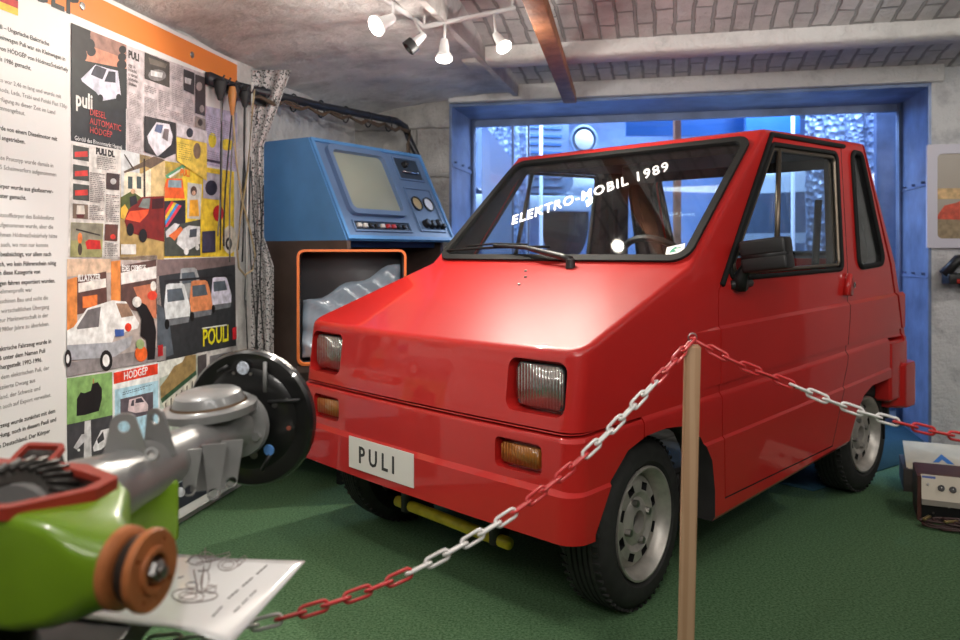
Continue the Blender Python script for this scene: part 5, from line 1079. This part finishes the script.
# second opening ring further back
b = B(); ro = [(-.032, -.0), (.030, -.0), (.038, .04), (-.022, .045)]; rb_o = at(30, 464, 1.13)
band(b, rounded(ro, .01), rounded(inset(ro, .007), .004), rb_o, (.98, .1, 0), Vector((-.1, .9, .42)).normalized(), Vector((0, -.42, .9)), -.004, .004); obj('rear_gasket_rim', b, M_gs, ax)
b = B(); prism(b, rounded(inset(ro, .004), .008), rb_o, (.98, .1, 0), Vector((-.1, .9, .42)).normalized(), Vector((0, -.42, .9)), -.06, -.006); obj('rear_housing', b, M_gear, ax)
# flanges
b = B(); lathe(b, [(-.040, 0), (-.040, .043), (-.038, .045), (-.031, .045), (-.028, .042), (-.026, .034), (-.026, 0)], G0, gx, 48); obj('inner_flange', b, M_or, ax)
b = B(); lathe(b, [(-.034, .028), (-.010, .028)], G0, gx, 30); lathe(b, [(-.022, .036), (-.010, .040), (-.010, .03)], G0, gx, 36); obj('flange_neck', b, M_gear, ax)
b = B(); lathe(b, [(-.007, .0), (-.007, .043), (-.005, .0445), (.001, .0445), (.003, .043), (.003, .026), (.007, .025), (.007, .019), (-.004, .018), (-.004, 0)], G0, gx, 48); fl_ = obj('drive_flange', b, M_or, ax)
cs = []
for k in range(4):
    a = PI/4+2*PI*k/4+.2; xx, yy, _ = basis(gx); t = B(); lathe(t, [(-.006, 0), (-.006, .0032), (.01, .0032), (.01, 0)], G0+(xx*math.cos(a)+yy*math.sin(a))*.034-ax.location, gx, 10); cs.append(t)
boolean(fl_, cs); resharp(fl_, 35, False)
b = B(); lathe(b, [(-.004, .017), (.004, .014), (.010, .012), (.012, .009), (.006, .006), (.006, 0)], G0, gx, 6); lathe(b, [(.0, .008), (.016, .007), (.018, 0)], G0, gx, 14); obj('centre_nut', b, M_steel, fl_)
# feet of the unit on the table
b = B(); prism(b, [(-.50, .600), (-.34, .600), (-.155, .672), (-.50, .672)], G0-PZ*.727, gx, PZ, gy, -.02, -.012); obj('support_foot', b, M_gr, ax, smooth=False)
b = B(); prism(b, [(-.50, .600), (-.24, .600), (-.22, .672), (-.50, .672)], G0-PZ*.727, gx, PZ, gy, .09, .10); obj('support_foot', b, M_gr, ax, smooth=False)

# ------------------------------------------------------------------ post and chain
PY = 1.70
ptop = at(692.5, 345, PY+.02); M_pine = mat('pine_wood', (.50, .31, .17), .6, noise=.18, nscale=9)
def pine():
    m = M_pine; nt = m.node_tree; bs = nt.nodes['Principled BSDF']; tc = nt.nodes.new('ShaderNodeTexCoord'); mp = nt.nodes.new('ShaderNodeMapping'); mp.inputs['Scale'].default_value = (14, 14, .9); w = nt.nodes.new('ShaderNodeTexNoise'); w.inputs['Scale'].default_value = 3; w.inputs['Distortion'].default_value = 1.5
    w2 = nt.nodes.new('ShaderNodeTexWave'); w2.inputs['Scale'].default_value = .8; w2.inputs['Distortion'].default_value = 9; w2.inputs['Detail'].default_value = 3
    r = nt.nodes.new('ShaderNodeValToRGB'); r.color_ramp.elements[0].color = (.40, .235, .13, 1); r.color_ramp.elements[1].color = (.47, .30, .18, 1); r.color_ramp.elements[0].position = .25; r.color_ramp.elements[1].position = .6
    L = nt.links.new; L(tc.outputs['Object'], mp.inputs[0]); L(mp.outputs[0], w2.inputs['Vector']); L(w2.outputs['Fac'], r.inputs[0]); L(r.outputs[0], bs.inputs['Base Color'])
pine()
pbot = Vector((at(687.5, 640, PY).x-.004, PY+.02, 0)); post = empty('barrier_post', pbot); tag(post, 'square pine post in front of the car with an eye screw on top', 'post')
px_ = Vector((.985, -.17, 0)).normalized(); py_ = Vector((.17, .985, 0)).normalized(); hw = .0165
b = B(); bt = [b.verts.new(pbot+px_*sx*hw+py_*sy*hw) for sx, sy in ((-1, -1), (1, -1), (1, 1), (-1, 1))]; tp = [b.verts.new(ptop+px_*sx*hw+py_*sy*hw) for sx, sy in ((-1, -1), (1, -1), (1, 1), (-1, 1))]
b.faces.new(bt[::-1]); b.faces.new(tp)
for i in range(4): b.faces.new((bt[i], bt[(i+1) % 4], tp[(i+1) % 4], tp[i]))
bmesh.ops.bevel(b, geom=list(b.edges), offset=.0035, segments=3, affect='EDGES'); obj('wooden_post', b, M_pine, post, wn=True)
b = B(); box(b, pbot.x-.07, pbot.x+.07, pbot.y-.07, pbot.y+.07, 0.001, .012, bev=.002); obj('foot_plate', b, M_steel, post)
eye = ptop+Vector((0, 0, .016)); b = B(); tube(b, [eye+Vector((.009*math.cos(a), 0, .009*math.sin(a))) for a in [2*PI*k/16 for k in range(16)]], .0018, 8, True); tube(b, [eye-Vector((0, 0, .009)), ptop-Vector((0, 0, .004))], .0018, 8); obj('eye_screw', b, M_steel, post)
M_cr = mat('red_plastic', (.55, .028, .03), .35, 0, .3); M_cw = mat('white_plastic', (.72, .70, .68), .35, 0, .3)
def link_bm(c, d, up, pitch):
    """stadium link centred at c, long axis d"""
    d = d.normalized(); up = (up-d*up.dot(d)).normalized(); L = pitch/2+.0052; w = .0078; pts = []
    for k in range(7): a = -PI/2+PI*k/6; pts.append(c+d*(L-w+w*math.cos(a))+up*(w*math.sin(a)))
    for k in range(7): a = PI/2+PI*k/6; pts.append(c+d*(-(L-w)+w*math.cos(a))+up*(w*math.sin(a)))
    b = B(); tube(b, pts, .0029, 8, True, up=d.cross(up)); return b
def chain(label, pts, colf, pitch=.037, tw=8):
    P = [Vector(p) for p in pts]; dense = []
    for i in range(len(P)-1):
        p0_, p1_, p2_, p3_ = P[max(i-1, 0)], P[i], P[i+1], P[min(i+2, len(P)-1)]
        for k in range(40):
            t = k/40; dense.append(.5*((2*p1_)+(-p0_+p2_)*t+(2*p0_-5*p1_+4*p2_-p3_)*t*t+(-p0_+3*p1_-3*p2_+p3_)*t**3))
    dense.append(P[-1]); nodes = [dense[0]]; acc = 0
    for a_, c_ in zip(dense, dense[1:]):
        seg = (c_-a_).length
        while acc+seg >= pitch:
            f_ = (pitch-acc)/seg; a_ = a_+(c_-a_)*f_; nodes.append(a_.copy()); seg = (c_-a_).length; acc = 0
        acc += seg
    r = empty('barrier_chain', dense[0]); tag(r, label, 'chain')
    for i, (a_, c_) in enumerate(zip(nodes, nodes[1:])):
        d = c_-a_; c = (a_+c_)/2; side = Vector((0, 0, 1)).cross(d).normalized(); u_ = d.cross(side).normalized()
        th = math.radians(tw if i % 2 else tw+90); up = u_*math.cos(th)+side*math.sin(th)
        x = 480+F*c.x/c.y
        obj('chain_link', link_bm(c, d, up, pitch), M_cw if colf(x) else M_cr, r)
    return r
chain('red and white plastic chain sagging left from the post over the bumper', [eye-Vector((0, .004, .004))]+[at(*q) for q in ((650, 388, 1.63), (585, 455, 1.54), (510, 515, 1.45), (405, 575, 1.34), (283, 618, 1.24), (175, 640, 1.16))]+[Vector((-.492, 1.132, .525))], lambda x: (585 < x < 650) or (405 < x < 510) or (x < 283 and x > 60), tw=-22)
chain('red and white plastic chain running right from the post across the door', [eye+Vector((.003, .0, -.004))]+[at(*q) for q in ((735, 362, 1.69), (785, 382, 1.68), (835, 403, 1.67), (885, 419, 1.66), (960, 437, 1.65), (1060, 452, 1.64))], lambda x: 785 < x < 888)

# ------------------------------------------------------------------ right side: framed picture, tester and case, drill bracket
def bwp(u, v, e=0):
    o = Vector((0, 0, HC)); d = Vector(((u-480)/F, 1, (HV-v)/F)); k = (WB-wn_*e-o).dot(wn_)/d.dot(wn_); return o+d*k
fr0 = bwp(926.5, 248, .02); fr1 = bwp(926.5, 145, .02); FH = fr1.z-fr0.z
pf = empty('framed_picture', fr0+wd*.3); tag(pf, 'white-framed picture of a red car on the white wall beside the opening', 'picture')
on = -wn_
b = B(); O_ = [(0, 0), (.62, 0), (.62, FH), (0, FH)]; I_ = rounded(inset(O_, .055), .025)
O2 = rounded(O_, .004); band(b, O2, rounded(inset(O_, .052), .025), fr0, wd, PZ, on, -.012, .012); obj('picture_frame', b, mat('pale_lilac_frame', (.62, .60, .68), .5), pf)
b = B(); prism(b, inset(O_, .03), fr0, wd, PZ, on, -.008, .0); bd = obj('backing', b, mat('picture_sky', (.36, .31, .25), .4), pf, smooth=False)
b = B()
for poly_, mi_ in (([(.055, .05), (.56, .05), (.56, .19), (.055, .17)], 0), ([(.055, .27), (.56, .27), (.56, .33), (.055, .33)], 1), ([(.055, .18), (.09, .235), (.15, .25), (.19, .27), (.30, .27), (.34, .20), (.33, .15), (.055, .16)], 2), ([(.18, .43), (.26, .46), (.26, .47), (.18, .445)], 3)):
    prism(b, poly_, fr0, wd, PZ, on, .0005, .0012+.0003*mi_, mi_)
obj('printed_scene', b, [ink(150, 130, 100), ink(205, 170, 120), ink(205, 80, 55), ink(235, 230, 225)], pf, smooth=False)
b = B(); q = bwp(944, 275, .10); tube(b, [q, q+Vector((.06, -.02, .08)), q+Vector((.2, -.05, .10))], .03, 8); box(b, q.x, q.x+.3, q.y-.05, q.y+.03, q.z-.05, q.z+.01, bev=.01); tube(b, [q+Vector((.05, -.0, .0)), q+Vector((.3, 0, -.22))], .022, 8)
t = B(); box(t, q.x+.04, q.x+.3, q.y-.055, q.y-.049, q.z-.045, q.z-.02); add(b, t, None, 1)
o = obj('wall_bracket', b, [M_black, mat('bracket_red', (.4, .03, .02), .5)]); tag(o, 'black bracket with a red stripe fixed to the white wall below the picture', 'bracket')
for (u, v) in ((952, 8), ):
    pass
# tester
gz = lambda u, v: at(u, v, (HC-0)*F/(v-HV))
t0 = gz(919, 520); tdx = Vector((.91, -.41, 0)).normalized(); tdy = Vector((.41, .91, 0)).normalized()
TM = frameM(t0, tdx, tdy, (0, 0, 1))
M_oxide = mat('oxblood_case', (.085, .03, .022), .5, noise=.2)
ts = empty('charging_tester', t0+tdx*.15); tag(ts, 'beige-fronted electrical tester with two black knobs on the carpet at right', 'tester')
b = B(); box(b, 0, .34, .0, .22, .012, .10, M=TM, bev=.004); obj('lower_body', b, M_black, ts)
b = B(); box(b, -.006, .008, -.005, .225, .0, .178, M=TM); box(b, .332, .346, -.005, .225, .0, .178, M=TM); prism(b, [(.035, .165), (.225, .165), (.225, .18), (.035, .18)], t0, tdy, PZ, tdx, .0, .34); obj('case_shell', b, M_oxide, ts, smooth=False)
b = B(); sy = Vector((0, 0, 0))+tdy*.045+PZ*.085; sy.normalize(); sN = tdx.cross(sy).normalized(); fo = t0+PZ*.092-tdy*.022
if sN.dot(tdy) > 0: sN = -sN
prism(b, [(.008, 0), (.332, 0), (.332, .10), (.008, .10)], fo, tdx, sy, sN, -.012, 0); fp = obj('control_panel', b, mat('beige_panel', (.55, .50, .40), .45), ts, smooth=False)
b = B(); prism(b, [(.008, -.022), (.332, -.022), (.332, 0.0), (.008, 0.0)], fo, tdx, PZ, -tdy, -.03, .002); obj('panel_lip', b, mat('grey_beige', (.30, .28, .24), .5), ts, smooth=False)
for (x, y, R) in ((.078, .05, .013), (.118, .048, .013), (.032, .06, .005), (.20, .05, .010)):
    b = B(); lathe(b, [(0, R), (.010, R*.9), (.012, 0)], fo+tdx*x+sy*y, sN, 16); k_ = obj('knob', b, M_black if R > .008 else M_steel, fp)
    if R > .012:
        b = B(); lathe(b, [(.012, .0018), (.013, 0)], fo+tdx*x+sy*y, sN, 8); obj('knob_cap', b, M_lampw, k_)
b = B(); prism(b, [(.012, .085), (.06, .085), (.06, .094), (.012, .094)], fo, tdx, sy, sN, .0002, .0006); obj('printed_stripe', b, mat('stripe_blue', (.05, .1, .35), .5), fp, smooth=False)
for k in range(4):
    b = B(); lathe(b, [(0, .005), (.004, .004), (.004, 0)], t0+tdx*(.05+.055*k)-tdy*.001+PZ*(.035+.03*(k % 2)), -tdy, 8); obj('socket', b, M_steel, ts)
# open case behind it
c0 = gz(908, 490); CM_ = frameM(c0, tdx, tdy, (0, 0, 1)); cs_ = empty('open_case', c0+tdx*.15+tdy*.1); tag(cs_, 'open shallow case with a cream lid bearing a blue triangle, behind the tester', 'case')
b = B(); box(b, -.02, .0, -.03, .26, .0, .10, M=CM_); box(b, .30, .32, -.03, .26, .0, .10, M=CM_); box(b, 0, .30, .24, .26, 0, .10, M=CM_); box(b, 0, .30, -.03, -.01, 0, .10, M=CM_); box(b, 0, .30, -.01, .24, 0, .015, M=CM_); obj('case_tray', b, mat('dark_case_wood', (.05, .04, .035), .6), cs_, smooth=False)
b = B(); lp = c0+PZ*.085+tdy*.0; ly = (tdy*.27+PZ*.075).normalized(); lN = tdx.cross(ly).normalized()
prism(b, [(-.005, 0), (.31, 0), (.31, .27), (-.005, .27)], lp, tdx, ly, lN, 0, .012); ld = obj('lid', b, mat('cream_lid', (.62, .54, .38), .6, noise=.12, nscale=10), cs_, smooth=False)
b = B(); prism(b, [(.105, .08), (.13, .084), (.145, .115), (.163, .08), (.19, .078), (.147, .165)], lp, tdx, ly, lN, .0125, .0135); obj('blue_emblem', b, mat('emblem_blue', (.03, .16, .42), .5), ld, smooth=False)
b = B()
rc = random.Random(5)
for k in range(6):
    ra, rb2 = .085+.022*rc.random()*3, .030+.012*rc.random(); cc = t0+tdx*(.10+.09*rc.random())-tdy*(.075+.02*rc.random()); ph = rc.random()*6
    tube(b, [cc+tdx*ra*math.cos(a)*(1+.12*math.sin(2*a+ph))+tdy*rb2*math.sin(a)*(1+.2*math.sin(3*a+ph))+PZ*(.006+.0055*k+.004*(1+math.sin(2*a+ph))) for a in [2*PI*j_/40 for j_ in range(40)]], .0042, 6, True)
tube(b, [t0+tdx*(.20+.02*k)-tdy*(.05+.01*math.sin(k))+PZ*.012 for k in range(9)], .0045, 6)
cb = obj('cable_coil', b, mat('dark_red_cable', (.06, .03, .028), .5)); tag(cb, 'coil of dark cables lying in front of the beige-fronted tester', 'cable')
for (x, y, rz_) in ((.02, -.092, .7), (.10, -.105, .2), (.20, -.09, .9)):
    b = B(); box(b, -.028, .028, -.007, .007, 0, .008, M=Matrix.Translation(t0+tdx*x+tdy*y+PZ*.036) @ Matrix.Rotation(rz_, 4, 'Z'), bev=.002); ck = obj('cable_lug', b, mat('brass_lug', (.45, .34, .15), .35, .8)); tag(ck, 'brass cable lug lying on the dark cable coil', 'cable lug', 'cable lugs on the coil')
# seam in the carpet
# ------------------------------------------------------------------ display room behind the opening
M_bgm = mat('pale_vehicle_paint', (.42, .48, .55), .3, 0, .6); M_bgd = mat('dark_vehicle_paint', (.10, .15, .24), .35, 0, .5)
def oldcar(name, label, o, face, s=1.0, m=None, tall=1.0, cabz=1.75):
    """vintage lorry front: face = yaw of its nose direction; built nose towards +x"""
    r = empty(name, o, face); tag(r, label, 'lorry')
    m = m or M_bgm; Ms = Matrix.Translation(o) @ Matrix.Rotation(face, 4, 'Z') @ Matrix.Scale(s, 4)
    def ob(nm, b, mm, par=r, **k): bmesh.ops.transform(b, matrix=Ms, verts=b.verts); return obj(nm, b, mm, par, **k)
    b = B(); box(b, -1.25, -.1, -.72, .72, .55, cabz, bev=.08, seg=4); ob('cab', b, m, wn=True)
    b = B(); t = B(); prism(t, rounded([(-.42, .55), (.42, .55), (.36, 1.22), (-.36, 1.22)], .09), (0, 0, 0), (0, 1, 0), (0, 0, 1), (1, 0, 0), -.15, .85); add(b, t); ob('bonnet', b, m)
    b = B(); prism(b, [(-.60, 1.22), (.60, 1.22), (.56, 1.62), (-.56, 1.62)], (-.115, 0, 0), (0, 1, 0), (0, 0, 1), (1, 0, 0), 0, .022); ob('windscreen', b, mat('far_glass', (.06, .08, .12), .1), smooth=False)
    b = B(); t = B(); prism(t, rounded([(-.34, .60), (.34, .60), (.30, 1.14), (-.30, 1.14)], .05), (0, 0, 0), (0, 1, 0), (0, 0, 1), (1, 0, 0), .845, .87); add(b, t); g_ = ob('grille', b, M_bgd, smooth=False)
    b = B()
    for k in range(7): box(b, .868, .885, -.30, .30, .66+k*.065, .68+k*.065)
    ob('grille_bars', b, M_chrome, g_, smooth=False)
    for sg in (-1, 1):
        b = B(); lathe(b, [(-.09, 0), (-.08, .07), (-.02, .115), (.01, .12), (.012, .105), (.004, .10)], (.86, sg*.50, .98), (1, 0, 0), 28); h = ob('headlamp', b, m)
        b = B(); lathe(b, [(.0, .080), (.015, .05), (.02, 0)], (.866, sg*.50, .98), (1, 0, 0), 28); ob('headlamp_lens', b, mat('far_lens', (.42, .44, .46), .25), h)
        b = B(); pr = [(.62, .44), (.60, .62), (.48, .80), (.28, .88), (.05, .86), (-.15, .72), (-.28, .50)]
        pr2 = [(x_ + .0, z_+.05) for x_, z_ in pr][::-1]; t = B(); prism(t, pr+pr2, (0, 0, 0), (1, 0, 0), (0, 0, 1), (0, 1, 0), sg*.36, sg*.74); add(b, t); ob('fender', b, m)
        b = B(); lathe(b, [(-.08, 0), (-.08, .20), (-.09, .33), (-.05, .37), (.05, .37), (.09, .33), (.08, .2), (.03, .18), (.03, 0)], (.2, sg*.60, .37), (0, sg, 0), 32); ob('wheel', b, M_tyre)
    b = B(); box(b, .93, .99, -.75, .75, .40, .52, bev=.015); ob('bumper', b, M_bgm)
    return r
pfm = B(); box(pfm, -.9, 1.45, 6.75, 9.2, 0.011, .98, bev=.01); o = obj('display_platform', pfm, mat('platform_blue', (.12, .2, .4), .6)); tag(o, 'raised blue platform behind the opening carrying the dark vintage lorry', 'platform')
oldcar('vintage_lorry', 'dark vintage lorry with a round headlamp high behind the car roof', Vector((.13, 8.15, .982)), -PI/2+.28, 1.15, M_bgd)
oldcar('vintage_lorry', 'pale vintage lorry seen through the side windows of the red car', Vector((2.9, 7.3, .012)), -PI/2-.55, 1.0, M_bgm, cabz=1.85)
M_tube = mat('white_tube', (.62, .74, 1), .4, emit=.75)
for (u, Y, lab) in ((528, 6.1, 'thin glowing white tube standing left behind the opening'), (541, 6.3, 'wide glowing white tube standing right of the thin one'), (793, 5.8, 'glowing white tube standing behind the right side of the car roof')):
    b = B(); q = at(u, 120, Y); q.z = .012; tube(b, [q, q+PZ*2.3], .014 if u != 528 else .008, 10); o = obj('light_tube', b, M_tube); tag(o, lab, 'light tube')
b = B(); q = at(677, 120, 5.75); q.z = .012; box(b, q.x-.022, q.x+.022, q.y-.03, q.y+.03, .012, 2.4); o = obj('wooden_prop', b, M_oldwood, smooth=False); tag(o, 'slim brown wooden prop standing upright behind the opening', 'prop')
M_panel = mat('deep_blue_panel', (.02, .11, .33), .35); M_panel2 = mat('mid_blue_panel', (.05, .24, .60), .35)
for (u0, u1, Y, m, lab) in ((626, 744, 6.15, M_panel, 'deep blue sheet panel standing behind the wooden prop'), (746, 800, 6.0, M_panel2, 'brighter blue sheet panel next to the deep blue one')):
    q0_, q1_ = at(u0, 120, Y), at(u1, 120, Y); b = B(); box(b, q0_.x, q1_.x, Y, Y+.03, 1.97, 2.615); 
    o = obj('blue_panel', b, m, smooth=False); tag(o, lab, 'panel')  # plain blue sheet panels below the ceiling, they divide no room
def foil():
    m = mat('bubble_foil', (.40, .52, .75), .15, 0, .5); nt = m.node_tree; bs = nt.nodes['Principled BSDF']; tc = nt.nodes.new('ShaderNodeTexCoord'); v = nt.nodes.new('ShaderNodeTexVoronoi'); v.inputs['Scale'].default_value = 26; bp = nt.nodes.new('ShaderNodeBump'); bp.inputs['Strength'].default_value = 1; bp.inputs['Distance'].default_value = .03
    nt.links.new(tc.outputs['Object'], v.inputs['Vector']); nt.links.new(v.outputs['Distance'], bp.inputs['Height']); nt.links.new(bp.outputs[0], bs.inputs['Normal']); return m
for (u0, u1, Y, lab) in ((484, 530, 6.35, 'crinkled bubble foil sheet hanging behind the left edge of the opening'), (806, 880, 5.65, 'crinkled bubble foil sheet hanging behind the right edge of the opening')):
    q0_, q1_ = at(u0, 120, Y), at(u1, 120, Y); b = B(); NN = 30
    g = [[b.verts.new((q0_.x+(q1_.x-q0_.x)*i/NN, Y+.03*math.sin(i*.8)+.012*math.sin(j*1.1+i), .05+2.35*j/NN)) for i in range(NN+1)] for j in range(NN+1)]
    for j in range(NN):
        for i in range(NN): b.faces.new((g[j][i], g[j][i+1], g[j+1][i+1], g[j+1][i]))
    o = obj('foil_sheet', b, foil()); so = o.modifiers.new('s', 'SOLIDIFY'); so.thickness = .004; tag(o, lab, 'foil')
b = B(); a_ = [at(482, 122, 5.95), at(511, 158, 5.95), at(513, 175, 5.95), at(513, 330, 5.95), at(482, 330, 5.95)]; prism(b, [(p_.x, p_.z) for p_ in a_], (0, 5.95, 0), (1, 0, 0), (0, 0, 1), (0, 1, 0), 0, .03)
prism(b, [(a_[3].x-.1, .012), (a_[3].x, .012), (a_[3].x, a_[3].z+.02), (a_[3].x-.1, a_[3].z+.02)], (0, 5.95, 0), (1, 0, 0), (0, 0, 1), (0, 1, 0), 0, .03)
o = obj('display_panel', b, mat('pale_blue_board', (.40, .52, .78), .5), smooth=False); tag(o, 'pale blue board with a slanted top edge behind the opening at left', 'panel')
q0_ = at(884, 120, 5.4); b = B(); box(b, q0_.x-.06, q0_.x+.6, 5.38, 5.42, .012, 2.4); o = obj('steel_door', b, M_bluesteel, smooth=False); tag(o, 'blue steel panel just behind the right jamb of the opening', 'panel')
